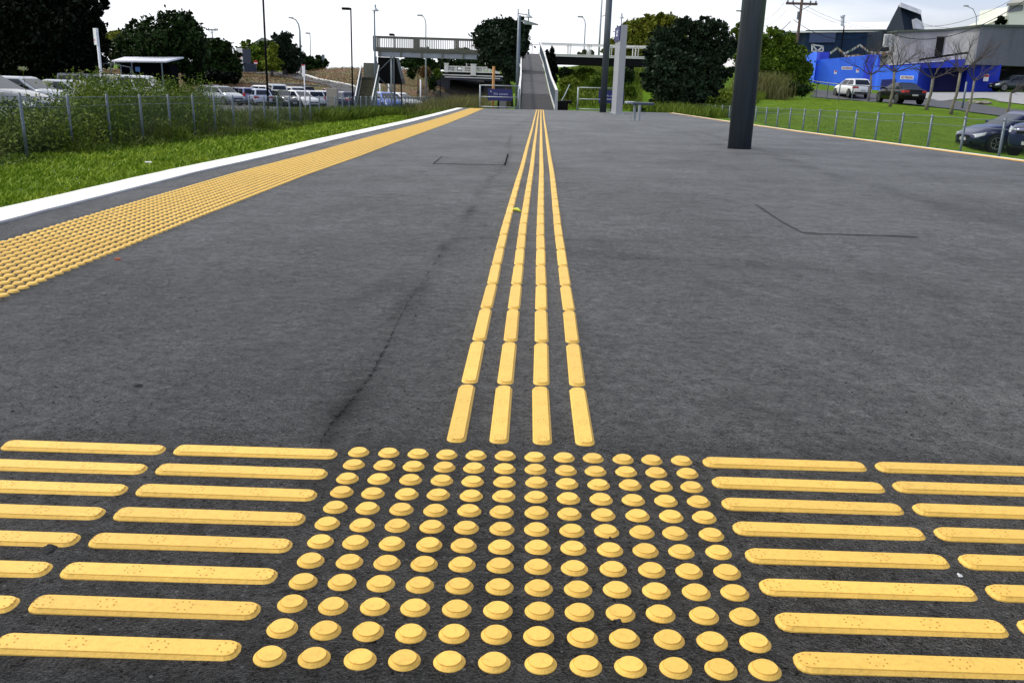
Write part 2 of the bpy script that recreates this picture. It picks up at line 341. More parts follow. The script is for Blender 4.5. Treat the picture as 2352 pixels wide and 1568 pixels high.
# ---------------------------------------------------------------- platform
PE = 31.6
xs = np.concatenate([np.arange(-2.38, 3, .04), np.arange(3, 5.2, .12), [5.2]]); xs[0] = -2.38
ys = np.concatenate([np.arange(-.9, 6, .04), np.arange(6, 12, .08), np.arange(12, PE, .2), [PE]])
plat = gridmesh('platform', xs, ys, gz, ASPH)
me = plat.data; nv = len(me.vertices); cc = np.empty(nv*3, np.float32); me.vertices.foreach_get('co', cc); cc = cc.reshape(-1, 3)
def seg_dist(pts, A, B):
    A = np.array(A); B = np.array(B); d = B-A; t = np.clip(((pts-A)@d)/(d@d), 0, 1); return np.hypot(*(pts-A-t[:, None]*d).T)
st = np.zeros(nv); p2 = cc[:, :2]
def stain_shade(path, wd, amt):
    g = [tuple(G(*q)[:2]) for q in path]
    d = np.min([seg_dist(p2, a, b) for a, b in zip(g[:-1], g[1:])], 0)
    wv = .6+.4*np.sin(p2[:, 0]*9+1.3)*np.sin(p2[:, 1]*7+.5*np.sin(p2[:, 0]*5)); st[:] = np.maximum(st, amt*wv*np.exp(-(d/wd)**2))
seam = [(735,1022),(760,978),(800,930),(850,868),(880,810),(905,760),(935,700),(975,640),(1012,585),(1045,545),(1080,480),(1120,420),(1158,382),(1168,350),(1172,310)]
st[:] = np.maximum(st, .5*np.exp(-np.maximum(np.abs(p2[:, 0]+1.675)-.24, 0)/.02)); st[:] = np.maximum(st, .26*np.clip(1-np.maximum(np.maximum(p2[:, 1]-.60, -.5-p2[:, 1])/.05, 0), 0, 1))  # asphalt made darker under the edge strip and around the stud field
stain_shade(seam, .022, .65); stain_shade(seam[:7], .04, .55)
stain_shade([(1045,548),(1100,545),(1165,549),(1310,551),(1450,558)], .035, .55)
stain_shade([(1280,575),(1420,590),(1600,600),(1800,610),(2000,640)], .07, .42)
stain_shade([(1600,300),(1760,350),(1900,400),(2050,440),(2352,530)], .10, .40)
stain_shade([(1480,285),(1560,300),(1700,350)], .15, .35); stain_shade([(1630,348),(1700,352),(1840,356)], .16, .45)  # last smear paints the pillar's cast shadow into the asphalt colour
stain_shade([(1160,300),(1240,262)], .12, .3)
stain_shade([(820,690),(900,655)], .05, .3); stain_shade([(590,635),(640,600)], .012, .6)
stain_shade([(0,1240),(300,1200)], .06, .25); stain_shade([(300,1545),(380,1500)], .05, .5)
stain_shade([(2352,600),(2150,590)], .2, .25)
st = np.clip(st*(.55+.9*rng.random(nv)), 0, 1)
at_ = me.attributes.new('stain_shade', 'FLOAT', 'POINT'); at_.data.foreach_set('value', st.astype(np.float32))
# platform side walls and the coping at the track edge
m_ = MB(); ysb = list(np.arange(-.9, PE, 1.0))+[PE]
for a, b in zip(ysb[:-1], ysb[1:]):
    for x, s in ((-2.36, -1), (5.18, 1)):
        za, zb = gz(x, a)-.012, gz(x, b)-.012; x2 = x+.03*s
        m_.add([(x, a, -1.6), (x, b, -1.9), (x, b, zb), (x, a, za), (x2, a, -1.6), (x2, b, -1.9), (x2, b, zb), (x2, a, za)], [(0,1,2,3),(7,6,5,4),(3,2,6,7)])
m_.box(-2.36, 5.18, PE, PE+.03, -2.2, gz(0, PE)-.03)
struct(m_.build('platform_wall', CONC))
def ribbon(name, x0, x1, y0, y1, off, th, material, n=120, wob=0.):
    ysr = np.linspace(y0, y1, n); m = MB(); v = []; f = []
    for i, y in enumerate(ysr):
        for x in (x0, x1): v.append((x+rng.normal(0, wob), y, gz(x, y)+off)); v.append((v[-1][0], y, gz(x, y)+off-th))
    for i in range(n-1):
        a = 4*i; f += [(a, a+2, a+6, a+4), (a+1, a+5, a+7, a+3), (a, a+4, a+5, a+1), (a+2, a+3, a+7, a+6)]
    f += [(0, 1, 3, 2), (4*n-4, 4*n-2, 4*n-1, 4*n-3)]
    m.add(v, f); return m.build(name, material)
WEDGE = mat('white_edge_paint', (.80, .78, .72), .6, var=.12, vscale=2, bump=.1, bscale=40)
struct(ribbon('white_edge_line', -2.365, -2.15, -.5, 31.2, .010, .09, WEDGE, 160, .002))
struct(ribbon('yellow_edge_line', 5.12, 5.2, 3, 31.4, .006, .004, mat('edge_yellow', (.78, .42, .05), .6, var=.1, vscale=3), 160))
struct(ribbon('white_edge_line', 5.2, 5.26, 3, 31.4, .008, .08, WEDGE, 160, .002))
# saw cuts of two trench patches, and the ragged seam
def flat_path(name, path, wd, material, off=.0035, jit=0., sub=1, world=False, gap=0.):
    g = [tuple(G(*q)[:2]) for q in path] if not world else path; g = [np.array(q) for q in g]; q = []
    for a, b in zip(g[:-1], g[1:]):
        for i in range(sub): q.append(a+(b-a)*i/sub)
    q.append(g[-1]); v = []
    for i, p in enumerate(q):
        d = q[min(i+1, len(q)-1)]-q[max(i-1, 0)]; d = d/np.hypot(*d); n = np.array([-d[1], d[0]])
        ww = wd*(1+rng.normal(0, jit))/2; c = p+n*rng.normal(0, jit*wd*.6)
        for s in (-1, 1): e = c+n*max(ww, .0004)*s; v.append((e[0], e[1], gz(*e)+off))
    f = [(2*i, 2*i+1, 2*i+3, 2*i+2) for i in range(len(q)-1) if not gap or math.sin(i*.37)+math.sin(i*1.13)+rng.normal(0, .7) > gap]
    return struct(MB().add(v, f).build(name, material))
TAR = mat('tar', (.003, .003, .003), .95, spec=.05)
flat_path('saw_cut', [(995,376.5),(1100,379),(1159,380)], .030, TAR, jit=.12, sub=12)
flat_path('saw_cut', [(1159,381),(1167,355)], .014, TAR, jit=.1, sub=6)
flat_path('saw_cut', [(995,377),(1016,360)], .008, TAR, jit=.2, sub=6)
GREYS = mat('grey_sealant', (.012, .014, .015), .8, spec=.1)
flat_path('saw_cut', [(1843,537),(1960,541),(2110,546)], .014, TAR, jit=.15, sub=14)
flat_path('saw_cut', [(1843,537),(1790,508),(1735,470)], .007, GREYS, jit=.2, sub=12)
CRK = mat('crack_dark', (.007, .007, .008), .95, spec=.05)  # plain near-black colour of the crack ribbons
flat_path('seam_crack', seam[:9], .0018, CRK, off=.002, jit=1.2, sub=50, gap=.1)
flat_path('seam_crack', seam[1:6], .0034, CRK, off=.0023, jit=1.5, sub=60, gap=.3)

# ---------------------------------------------------------------- tactile studs and bars
def stud_mesh():
    m = MB(); m.lathe([(.0182, -.001), (.0180, .0006), (.0145, .0043), (.0142, .0037), (.0139, .0038), (.0137, .0052), (.0133, .0056)], 28)
    o = m.build('tactile_stud', YEL); me = o.data; bpy.data.objects.remove(o); return me
def simple_stud():
    n = 10; r = [(.0182, -.001), (.0131, .0048), (.0118, .0057)]
    v = [(a*math.cos(2*math.pi*k/n), a*math.sin(2*math.pi*k/n), z) for a, z in r for k in range(n)]
    f = [(i*n+k, i*n+(k+1) % n, (i+1)*n+(k+1) % n, (i+1)*n+k) for i in range(2) for k in range(n)]
    f += [(2*n, 2*n+1, 2*n+2, 2*n+3), (2*n, 2*n+3, 2*n+4, 2*n+9), (2*n+4, 2*n+5, 2*n+8, 2*n+9), (2*n+5, 2*n+6, 2*n+7, 2*n+8)]
    return np.array(v), np.array(f)
SM = stud_mesh()
def put_stud(x, y, sc=1.):
    o = bpy.data.objects.new('tactile_stud', SM); o.location = (x, y, float(gz(x, y))); o.rotation_euler = (rng.normal(0, .012), rng.normal(0, .012), rng.random()*6); o.scale = (sc, sc, 1); return link(o)
for j in range(12):
    for i in range(12):
        o = put_stud(i*.05-.275+rng.normal(0, .0007), j*.05+rng.normal(0, .0007))
        tag(o, f'yellow stud in the square field, {ORD[i]} from the left, {ORD[j]} row from the front', 'tactile stud', 'studs of the square field')
sx_ = [-1.449-.0408*k for k in range(12)]
cand = []
for j in range(-12, 610):
    y = 1.541+.0495*j
    if y > 31.4: break
    for k, x in enumerate(sx_):
        u, v = proj(np.array([x, y, float(gz(x, y))]))
        if u < -30 or v > 1600: continue
        cand.append((y, x, k))
cand.sort(key=lambda c: (c[0]+.8)**2+c[1]**2)
for y, x, k in cand[:156]:
    tag(put_stud(x+rng.normal(0, .0006), y+rng.normal(0, .0006), .93), 'yellow warning stud at the near left end of the wide strip along the white edge', 'tactile stud', 'near studs of the edge strip')
sv, sf = simple_stud(); rest = cand[156:]
c_ = np.array([(x+rng.normal(0, .0006), y+rng.normal(0, .0006), float(gz(x, y))) for y, x, k in rest])
V = (sv[None]*np.array([.92, .92, 1])+c_[:, None]).reshape(-1, 3); Fc = (sf[None]+(np.arange(len(rest))*len(sv))[:, None, None]).reshape(-1, 4)
tag(stuff(np_mesh('tactile_studs', V, Fc, YEL)), 'wide strip of small yellow warning studs running along the white platform edge', 'tactile studs')
def bar_mesh(Lb, name='tactile_bar'):
    m = MB(); 
    def ring(hw, hl, ch, z):
        return [(-hw, -hl+ch, z), (-hw*.86, -hl+ch*.45, z), (-hw*.55, -hl+ch*.12, z), (0, -hl, z), (hw*.55, -hl+ch*.12, z), (hw*.86, -hl+ch*.45, z), (hw, -hl+ch, z)] + \
               [(hw, hl-ch, z), (hw*.86, hl-ch*.45, z), (hw*.55, hl-ch*.12, z), (0, hl, z), (-hw*.55, hl-ch*.12, z), (-hw*.86, hl-ch*.45, z), (-hw, hl-ch, z)]
    h = Lb/2; rs = [ring(.0183, h, .014, -.001), ring(.0181, h-.0002, .014, .0006), ring(.0145, h-.0040, .011, .0042), ring(.0142, h-.0043, .011, .0037), ring(.0139, h-.0046, .011, .0051), ring(.0133, h-.0051, .0108, .0055)]
    vs = [p for r in rs for p in r]; n = 14
    fs = [(i*n+k, i*n+(k+1) % n, (i+1)*n+(k+1) % n, (i+1)*n+k) for i in range(len(rs)-1) for k in range(n)]+[tuple((len(rs)-1)*n+k for k in range(n))]
    m.add(vs, fs); m.mi = 1
    for cy in (-h+.0155, -h/3, h/3, h-.0155):
        for a in range(8):
            t = 2*math.pi*(a+.5)/8; x, y = .0086*math.cos(t), cy+.0105*math.sin(t); r = .0012
            m.add([(x+r*math.cos(q), y+r*math.sin(q),   .00575) for q in np.linspace(0, 2*math.pi, 7)[:-1]], [(0, 1, 2, 3, 4, 5)])
    o = m.build(name, [YEL, YELD]); me = o.data; bpy.data.objects.remove(o); return me
BMs = bar_mesh(.2775); BMc = bar_mesh(.2960)
def put_bar(me, x, y, rz):
    o = bpy.data.objects.new('tactile_bar', me); e = .1
    sl = math.atan2(float(gz(x, y+e)-gz(x, y-e)), 2*e) if abs(rz) < .5 else math.atan2(float(gz(x+e, y)-gz(x-e, y)), 2*e)
    o.rotation_mode = 'XYZ'; o.location = (x, y, float(gz(x, y)))
    if abs(rz) < .5: o.rotation_euler = (sl, .0076*-1, rz+rng.normal(0, .003))
    else: o.rotation_euler = (0, -sl, rz+rng.normal(0, .003))
    if abs(rz) > .5: o.rotation_euler = (0.0, 0.0, o.rotation_euler[2])
    return link(o)
for s, sd_ in ((-1, 'left'), (1, 'right')):
    for r in range(8):
        y = .0115+.0758*r+(.003*s)
        for k in range(4):
            x = s*(.4485+.2925*k)
            u0, v0 = proj(np.array([x-s*.139, y, 0])); 
            if u0 < 2 or u0 > 2350: continue
            o = put_bar(BMs, x, y+rng.normal(0, .0008), math.pi/2)
            tag(o, f'yellow crosswise bar {sd_} of the stud square, {ORD[k]} outward, {ORD[r]} row from front', 'tactile bar', f'crosswise bars {sd_} of the square')
def offx(y): return float(np.interp(y, [0, .75, 1.6, 3, 6, 9, 14, 22, 30], [0, .0015, .0165, .0379, .0986, .1501, .2407, .3803, .5322]))
s0 = .5965; pc = .31; cen = []
for i in range(101):
    y = s0+pc*i+pc/2
    if y > 31.45: break
    for q in range(4):
        x = -.1145+.0763*q; cen.append((y, x+offx(y), q, i))
lin = ['leftmost', 'second', 'third', 'rightmost']
for y, x, q, i in cen[:264]:
    sl = math.atan2(offx(y+.3)-offx(y-.3), .6)
    o = put_bar(BMc, x, y, -sl+rng.normal(0, .001)); o.scale = (.95, 1, 1)
    if i < 12: tag(o, f'yellow guiding bar, {ORD[i]} from the stud square in the {lin[q]} of four lines', 'tactile bar', 'guiding bars of the four long lines')
    else: tag(o, f'yellow lengthwise guiding bar in the distant part of the {lin[q]} of four long lines', 'tactile bar', f'distant guiding bars, {lin[q]} line')
m_ = MB()
for y, x, q, i in cen[264:]:
    z0, z1 = float(gz(x, y-.148)), float(gz(x, y+.148))
    v = [(x+dx, y+dy, (z0 if dy < 0 else z1)+dz) for dz, hw in ((0, .018), (.006, .0135)) for dx, dy in ((-hw, -.148), (hw, -.148), (hw, .148), (-hw, .148))]
    m_.add(v, [(4, 5, 6, 7), (0, 1, 5, 4), (1, 2, 6, 5), (2, 3, 7, 6), (3, 0, 4, 7)])
tag(stuff(m_.build('tactile_bars', YEL)), 'far end of the four yellow guiding lines in front of the ramp', 'tactile bars')
# crumbs and litter on the asphalt
def rock(name, p, r, sq, material, label, cat, group=None, el=1.):
    m = bmesh.new(); bmesh.ops.create_icosphere(m, subdivisions=2, radius=r)
    for v in m.verts: v.co *= 1+rng.normal(0, .18); v.co.z *= sq; v.co.x *= el
    me = bpy.data.meshes.new(name); m.to_mesh(me); m.free(); me.materials.append(material); o = bpy.data.objects.new(name, me)
    o.location = (p[0], p[1], p[2]+r*sq*.4); o.rotation_euler = (0, 0, rng.random()*3); return tag(link(o), label, cat, group)
DARKST = mat('dark_stone', (.012, .012, .013), .8); PALEST = mat('pale_stone', (.5, .5, .5), .7); ORST = mat('orange_chip', (.4, .10, .04), .7)
rock('asphalt_lump', G(317,886), .0075, .5, DARKST, 'black crumb of asphalt lying alone on the left half of the platform', 'stone', el=1.2)
rock('slate_flake', G(118,1256), .008, .3, mat('slate', (.015, .017, .018), .8, spec=.2), 'dark slate flake between the crosswise bars at far left', 'stone', el=2.4)
rock('plastic_chip', G(2204,1322), .0035, .5, PALEST, 'pale chip between crosswise bars on the right', 'litter', el=1.6)
rock('plastic_chip', G(1148,1405), .003, .4, PALEST, 'tiny white chip among the studs of the square', 'litter')
rock('pebble', G(270,597), .010, .6, ORST, 'small orange pebble just right of the edge studs', 'stone')
rock('red_cap', G(1690,341)+np.array([0, -.03, 0]), .028, .6, RED, 'small red cap lying at the foot of the thick pillar', 'litter')
rock('stone', G(1420,1428), .006, .6, DARKST, 'dark crumb pressed against a stud near the front of the square', 'stone')
tw = MB(); a, b = G(1180,484), G(1196,489); tw.tube([a+(0, 0, .008), (a+b)/2+(0, 0, .012), b+(0, 0, .007)], [.006, .010, .004], 6)
tag(tw.build('leaf', mat('fresh_leaf', (.50, .55, .03), .5), smooth=True), 'yellow green leaf lying between the two left guiding lines', 'leaf')
n = 620; cr_ = []
for i in range(n):
    u = rng.uniform(0, 2352); v = rng.uniform(500, 1568)**1.0; p = G(u, v)
    cr_.append((p, rng.uniform(.0008, .0030)*(1 if v > 1000 else 1.4)))
oc = np.array([(1,0,0),(-1,0,0),(0,1,0),(0,-1,0),(0,0,1),(0,0,-1)], float); of = np.array([(0,2,4),(2,1,4),(1,3,4),(3,0,4),(2,0,5),(1,2,5),(3,1,5),(0,3,5)])
V = np.concatenate([p+(oc*rng.uniform(.6, 1.5, (6, 1)))*r*np.array([1, 1, .7]) for p, r in cr_]); Fc = (of[None]+(np.arange(n)*6)[:, None, None]).reshape(-1, 3)
tag(stuff(np_mesh('grit', V, Fc, DARKST)), 'fine dark grit scattered over the platform asphalt', 'grit')

a = onT(342, 386, 30, 3); mb_ = MB(); mb_.box(-.05, .05, -.025, .025, 0, .02); o = mb_.build('paper', WHITE, bevel=.006); o.location = (a[0], a[1], T(a[0], a[1])+.07); o.rotation_euler = (.1, .05, .5); tag(o, 'crumpled white piece of litter lying in the grass beside the white line', 'litter')
# ---------------------------------------------------------------- things on the platform
p1 = G(1704, 343); r1_ = 26*pxm(p1[1]+.83)
t = empty('canopy_pillar', (p1[0], p1[1]+r1_, gz(p1[0], p1[1]+r1_)), 0, 'thick dark grey round steel pillar standing on the asphalt', 'pillar')
m_ = MB(); m_.lathe([(r1_, .012), (r1_, 4.6)], 40); m_.build('shaft', PILL, t, smooth=True)
m_ = MB(); m_.lathe([(r1_*1.02, -.01), (r1_*1.02, .012)], 40); m_.build('base_ring', BLACK, t)
p1 = G(1385, 258.5); rr = 7.3*pxm(p1[1]+.83)
t = empty('post', (p1[0], p1[1]+rr, gz(*p1[:2])), 0, 'tall dark post standing just left of the white sign column', 'post')
m_ = MB(); m_.lathe([(rr, -.01), (rr*.95, 5.2)], 24); m_.build('shaft', PILL, t, smooth=True)
# sign column
a = G(1414, 262.5); b = G(1429, 263.5)
t = empty('sign_column', (a[0], a[1], gz(*a[:2])), 0, 'tall pale grey station sign column with a navy panel near its top', 'sign')
SIGNG = mat('sign_grey', (.34, .35, .38), .5, var=.06, vscale=3)
Wc = .20; m_ = MB(); m_.box(0, Wc, 0, 1.5, -.02, 2.62); m_.build('column', SIGNG, t, bevel=.006)
m_ = MB(); m_.box(-.05, Wc+.05, -.05, 1.55, -.01, .012); m_.build('base_plate', GALVL, t)
m_ = MB(); m_.box(-.035, -.001, .02, 1.48, 2.18, 2.60); pn = m_.build('sign_panel', NAVY, t)
m_ = MB()
for (y0, z0, y1, z1) in ((.55,2.32,.95,2.38),(.50,2.40,.60,2.50),(.66,2.40,.76,2.50),(.82,2.40,.92,2.50)): m_.box(-.039, -.0355, y0, y1, z0, z1)
m_.build('symbol', mat('sign_white', (.75, .77, .85), .6), pn)
# bench
a = G(1456, 275.5); b = G(1467, 277); BEN = mat('bench_blue_grey', (.05, .065, .10), .5)
t = empty('perch_bench', (a[0], a[1], gz(*a[:2])), 0, 'small blue grey platform seat on two round legs beside the sign column', 'bench')
for q in (a, b):
    m_ = MB(); m_.lathe([(.05, -.005), (.05, .006), (.036, .01), (.036, .37)], 16, (q[0]-a[0], q[1]-a[1], 0)); m_.build('leg', GALVL, t, smooth=False)
m_ = MB(); m_.box(-.11, .42, -.42, .02, .37, .43); m_.build('seat', BEN, t, bevel=.012)
m_ = MB(); m_.box(-.20, .02, .03, .55, .375, .43); m_.build('seat', GALVL, t, bevel=.012)
# railings closing the platform end
def gate(name, pl, pr, H, n, label, parent=None):
    t = empty(name, pl, 0, label, 'railing', 'end railings of the platform'); d = np.array(pr)-np.array(pl)
    for k in range(n):
        m_ = MB(); q = d*k/(n-1); m_.tube([q+(0, 0, -.1), q+(0, 0, H)], .026, 10); m_.build('post', GALVL, t, smooth=True)
    for z in (.06, H*.50, H*.985):
        m_ = MB(); m_.tube([(0, 0, z), d+(0, 0, z)], .017, 8); m_.build('rail', GALVL, t, smooth=True)
    return t
ye = PE-.15; Dd = ye+.83
def atY(px, y): v = P(px, 250, y+.8334); return np.array([v[0], y, gz(v[0], y)])
gate('end_railing', atY(1102, ye), atY(1190, ye), .80, 2, 'grey tubular railing left of the ramp in front of the no access sign')
gate('end_railing', atY(1326, ye), atY(1420, ye), .80, 2, 'grey tubular railing right of the ramp, behind the dark post')
def text(body, size, loc, rot, material, parent, name='lettering', ext=.002, align='LEFT', bold=False):
    c = bpy.data.curves.new(name, 'FONT'); c.body = body; c.size = size; c.extrude = ext; c.align_x = align; c.resolution_u = 3
    if bold: c.offset = size*.02
    o = bpy.data.objects.new(name, c); COL.objects.link(o); bpy.context.view_layer.update()
    dg = bpy.context.evaluated_depsgraph_get(); me = bpy.data.meshes.new_from_object(o.evaluated_get(dg)); bpy.data.objects.remove(o)
    me.materials.clear(); me.materials.append(material); o = bpy.data.objects.new(name, me); o.location = [float(c) for c in loc]; o.rotation_euler = rot; return link(o, parent)
LETT = mat('pale_lettering', (.55, .6, .78), .6)
def noaccess(px0, px1, pyt, pyb, D, label, legs):
    a = P(px0, pyt, D); b = P(px1, pyb, D); wd = P(px1, pyt, D)[0]-a[0]; ht = a[2]-P(px0, pyb, D)[2]
    g_ = gz(a[0], PE)
    t = empty('no_access_sign', (a[0], a[1], g_-.1), 0, label, 'sign', 'no access signs'); z0 = a[2]-ht-g_+.1
    m_ = MB(); m_.box(0, wd, 0, .03, z0, z0+ht); bd = m_.build('board', NAVY, t, bevel=.004)
    for body, w1, h1, z1 in (('No access', .58, .17, .51), ('beyond this point', .60, .12, .29)):
        o = text(body, 1., (wd*.235, -.006, z0+ht*z1), (math.pi/2, 0, 0), LETT, bd); bb = [v.co for v in o.data.vertices]; o.scale = (wd*w1/max(v.x for v in bb), ht*h1/max(v.y for v in bb), 1)
    m_ = MB(); cx, cz, s = wd*.12, z0+ht*.80, ht*.07
    m_.box(cx-s*.2, cx+s*.2, -.005, -.001, cz-s*.3, cz+s*1.3); m_.box(cx-s, cx+s, -.005, -.001, cz-s*1.1, cz-s*.6); m_.box(cx-s*.7, cx+s*.7, -.005, -.001, cz-.45*s, cz-.1*s-s*.25)
    m_.build('emblem', LETT, bd)
    for x in legs:
        m_ = MB(); m_.box(wd*x, wd*x+.07, .031, .09, -.4, z0+ht*.9); m_.build('post', BLACK, t)
noaccess(1121, 1187-10, 204, 231, 33.4, 'navy no access sign board standing behind the left end railing', (.40,))
noaccess(1376, 1434, 207, 237, 33.6, 'navy no access sign board half hidden behind the white sign column', (.5,))
p = P(1154, 250, 33.9); m_ = MB(); m_.box(-.13, .13, 0, .2, -.5, .40); o = m_.build('marker_post', CONC); o.location = (p[0], p[1], gz(0, PE)); tag(o, 'short concrete post under the left no access sign', 'post')
p = P(1132, 250, 34.6); m_ = MB(); m_.tube([(0, 0, -.6), (0, 0, 1.55)], .055, 10); o = m_.build('timber_post', TAN, smooth=True); o.location = (p[0], p[1], gz(0, PE)-.1); tag(o, 'tan timber post rising behind the left no access sign', 'post')

# ---------------------------------------------------------------- ramp and footbridge
RAMPM = mat('ramp_surface', (.10, .098, .103), .9, spec=.2, var=.12, vscale=2, bump=.1)
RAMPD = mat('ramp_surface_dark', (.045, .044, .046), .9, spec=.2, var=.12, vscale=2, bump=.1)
RP = [(PE-.1, -.535, 1196, 1276), (39.67, -.056, 1198, 1262), (53.9, 1.32, 1197, 1245), (61.8, 2.17, 1195, 1235)]
# centre line from the measured left and right edges
RX = [(P(l, 200, y+.8334)[0], P(r, 200, y+.8334)[0]) for y, z, l, r in RP]
t = empty('ramp', (0, 0, 0), 0, 'long grey access ramp with white handrails rising to the footbridge', 'ramp')
for i in range(3):
    (xa0, xa1), (xb0, xb1) = RX[i], RX[i+1]; ya, za = RP[i][:2]; yb, zb = RP[i+1][:2]
    m_ = MB(); m_.add([(xa0, ya, za-.15), (xa1, ya, za-.15), (xb1, yb, zb-.15), (xb0, yb, zb-.15), (xa0, ya, za), (xa1, ya, za), (xb1, yb, zb), (xb0, yb, zb)],
                      [(3,2,1,0),(4,5,6,7),(0,1,5,4),(1,2,6,5),(2,3,7,6),(3,0,4,7)])
    m_.build('deck', RAMPD if i == 0 else RAMPM, t)
WRAIL = mat('white_rail', (.72, .71, .68), .5, var=.08, vscale=2)
for s in (0, 1):
    top = MB(); cur = MB(); bal = MB(); H = .74
    for i in range(3):
        xa, xb = RX[i][s], RX[i+1][s]; ya, za = RP[i][:2]; yb, zb = RP[i+1][:2]; o_ = .05*(1 if s else -1)
        pa, pb = np.array([xa+o_, ya, za]), np.array([xb+o_, yb, zb])
        top.bar(pa+(0, 0, H), pb+(0, 0, H), .075, .06); cur.bar(pa+(0, 0, .04), pb+(0, 0, .04), .05, .12)
        n = int(np.linalg.norm(pb-pa)/.14)
        for k in range(n): q = pa+(pb-pa)*k/n; bal.bar(q+(0, 0, .02), q+(0, 0, H), .016, .016)
    for k in (top, cur): pass
    o = top.build('handrail', WRAIL, t); cur.build('kerb', WRAIL, t); bal.build('balusters', GALV, t)
    x0 = RX[0][s]+.05*(1 if s else -1); m_ = MB(); m_.box(x0-.05, x0+.05, PE-.14, PE+.0, -.6, -.535+H+.02); m_.build('end_post', GALVL, t)
# supports of the ramp
m_ = MB()
for y, z in ((44, .35), (49, .85), (54, 1.3), (58, 1.75)):
    f_ = (y-31)/31; xm = (RX[0][0]+RX[0][1])/2*(1-f_)+(RX[3][0]+RX[3][1])/2*f_
    for dx in (-.5, .5): m_.box(xm+dx-.06, xm+dx+.06, y-.06, y+.06, T(xm, y)-.3, z-.2)
m_.build('supports', BLACK, t)
BY = 62.0; ZD = 2.15
def X_(px, y): return float(P(px, 120, y+.8334)[0])
t = empty('footbridge', (0, BY, 0), 0, 'timber railed pedestrian footbridge crossing behind the platform', 'footbridge')
xl, xm_, xr = X_(857, BY), X_(1192, BY), X_(1237, BY); xe = X_(1520, BY)
m_ = MB(); m_.box(xl, xm_, 0, 1.6, ZD-.12, ZD); m_.build('deck', WOOD, t)
m_ = MB(); m_.box(xm_+.004, xe, 0, 1.6, ZD-.1, ZD+.02); m_.build('deck', WRAIL, t)
STEEL = mat('blue_grey_girder', (.28, .30, .36), .6, var=.12, vscale=2)
m_ = MB(); m_.box(xl+.3, xm_, .08, .2, ZD-.46, ZD-.13); m_.box(xl+.3, xm_, 1.4, 1.52, ZD-.46, ZD-.13); m_.build('girder', STEEL, t)
m_ = MB(); m_.box(xm_+.01, xe, .1, .24, ZD-.62, ZD-.11); m_.box(xm_+.01, xe, 1.3, 1.44, ZD-.62, ZD-.11); m_.build('girder', BLACK, t)
m_ = MB()
for k in range(9): x = xl+.45+k*1.42; m_.box(x-.05, x+.05, .0, .075, ZD-.5, ZD-.10)
m_.build('girder_stiffeners', WOOD, t)
for yy, nm in ((0.0, 'front'), (1.55, 'back')):
    m_ = MB(); m_.box(xl, xm_, yy-.03, yy+.05, ZD+.76, ZD+.86); m_.box(xl, xm_, yy-.02, yy+.04, ZD+.01, ZD+.14)
    for k in range(int((xm_-xl)/.125)):
        x = xl+.05+k*.125; w2 = .11 if k % 22 in (0, 1) else .03
        m_.box(x-w2/2-.0, x+w2/2, yy-.045, yy-.032, ZD-.04, ZD+.8)
    m_.build('timber_railing', WOOD, t)
for yy in (0., 1.5):
    m_ = MB(); m_.box(xr, xe, yy-.03, yy+.03, ZD+.70, ZD+.76); m_.box(xr, xe, yy-.02, yy+.02, ZD+.62, ZD+.65); m_.box(xr, xe, yy-.035, yy+.02, ZD+.025, ZD+.07)
    for px in (1305, 1311, 1352, 1357, 1400, 1405, 1459, 1466): x = X_(px, BY); m_.box(x-.025, x+.025, yy-.02, yy+.02, ZD, ZD+.7)
    m_.build('white_railing', WRAIL, t)
m_ = MB(); x0, x1 = X_(1198, BY+1.6), X_(1236, BY+1.6); m_.box(x0, x1, 1.52, 1.56, ZD+.66, ZD+.70)
for px in (1207, 1222): x = X_(px, BY+1.6); m_.box(x-.02, x+.02, 1.52, 1.56, ZD, ZD+.7)
m_.build('railing', GALV, t)
x = X_(1453, BY); m_ = MB(); m_.box(x-.2, x+.2, .3, 1.2, -2.2, ZD-.6); m_.build('pier', BLACK, t)
# stair tower at the left end
t = empty('stair_tower', (0, BY, 0), 0, 'black clad stair tower on braced steel legs under the left end of the footbridge', 'stair tower')
def Z_(px, py, y): return float(P(px, py, y+.8334)[2])
m_ = MB(); zb = Z_(900, 193, BY+1); m_.prism([(X_(872, BY+1), zb), (X_(926, BY+1), zb), (X_(911, BY+1), ZD-.5), (X_(870, BY+1), ZD-.5)], 'y', .5, 2.2); m_.build('screen_walls', BLACK, t)
for px, mt, wd in ((862, GALV, .09), (897, GALVL, .12), (903, GALV, .08)):
    m_ = MB(); x = X_(px, BY); m_.box(x-wd/2, x+wd/2, .25, .25+wd, -2.3, ZD-.47); m_.build('leg', mt, t)
for px in (906, 921):
    m_ = MB(); x = X_(px, BY+1); m_.box(x-.04, x+.04, 1.0, 1.08, -2.3, zb); m_.build('leg', BLACK, t)
for a, b in (((898, 134), (866, 166)), ((866, 175), (898, 210)), ((862, 134), (868, 158)), ((911, 134), (922, 182)), ((914, 134), (925, 180))):
    m_ = MB(); m_.bar((X_(a[0], BY), .2, Z_(a[0], a[1], BY)), (X_(b[0], BY), .2, Z_(b[0], b[1], BY)), .05); m_.build('brace', GALV, t)
t = empty('staircase', (0, 0, 0), 0, 'straight stair with white stringers descending left of the footbridge tower', 'staircase')
yb_, yt_ = 55., 62.; zt_ = Z_(850, 178, yt_); zb_ = -1.8; xb = (X_(812, yb_), X_(852, yb_)); xt = (X_(829, yt_), X_(870, yt_))
for s in (0, 1):
    for dz, mt, nm, hh in ((.0, WRAIL, 'stringer', .16), (.78, WRAIL, 'handrail', .10)):
        m_ = MB(); m_.bar((xb[s], yb_, zb_+dz), (xt[s], yt_, zt_+dz), .06, hh); m_.build(nm, mt, t)
m_ = MB()
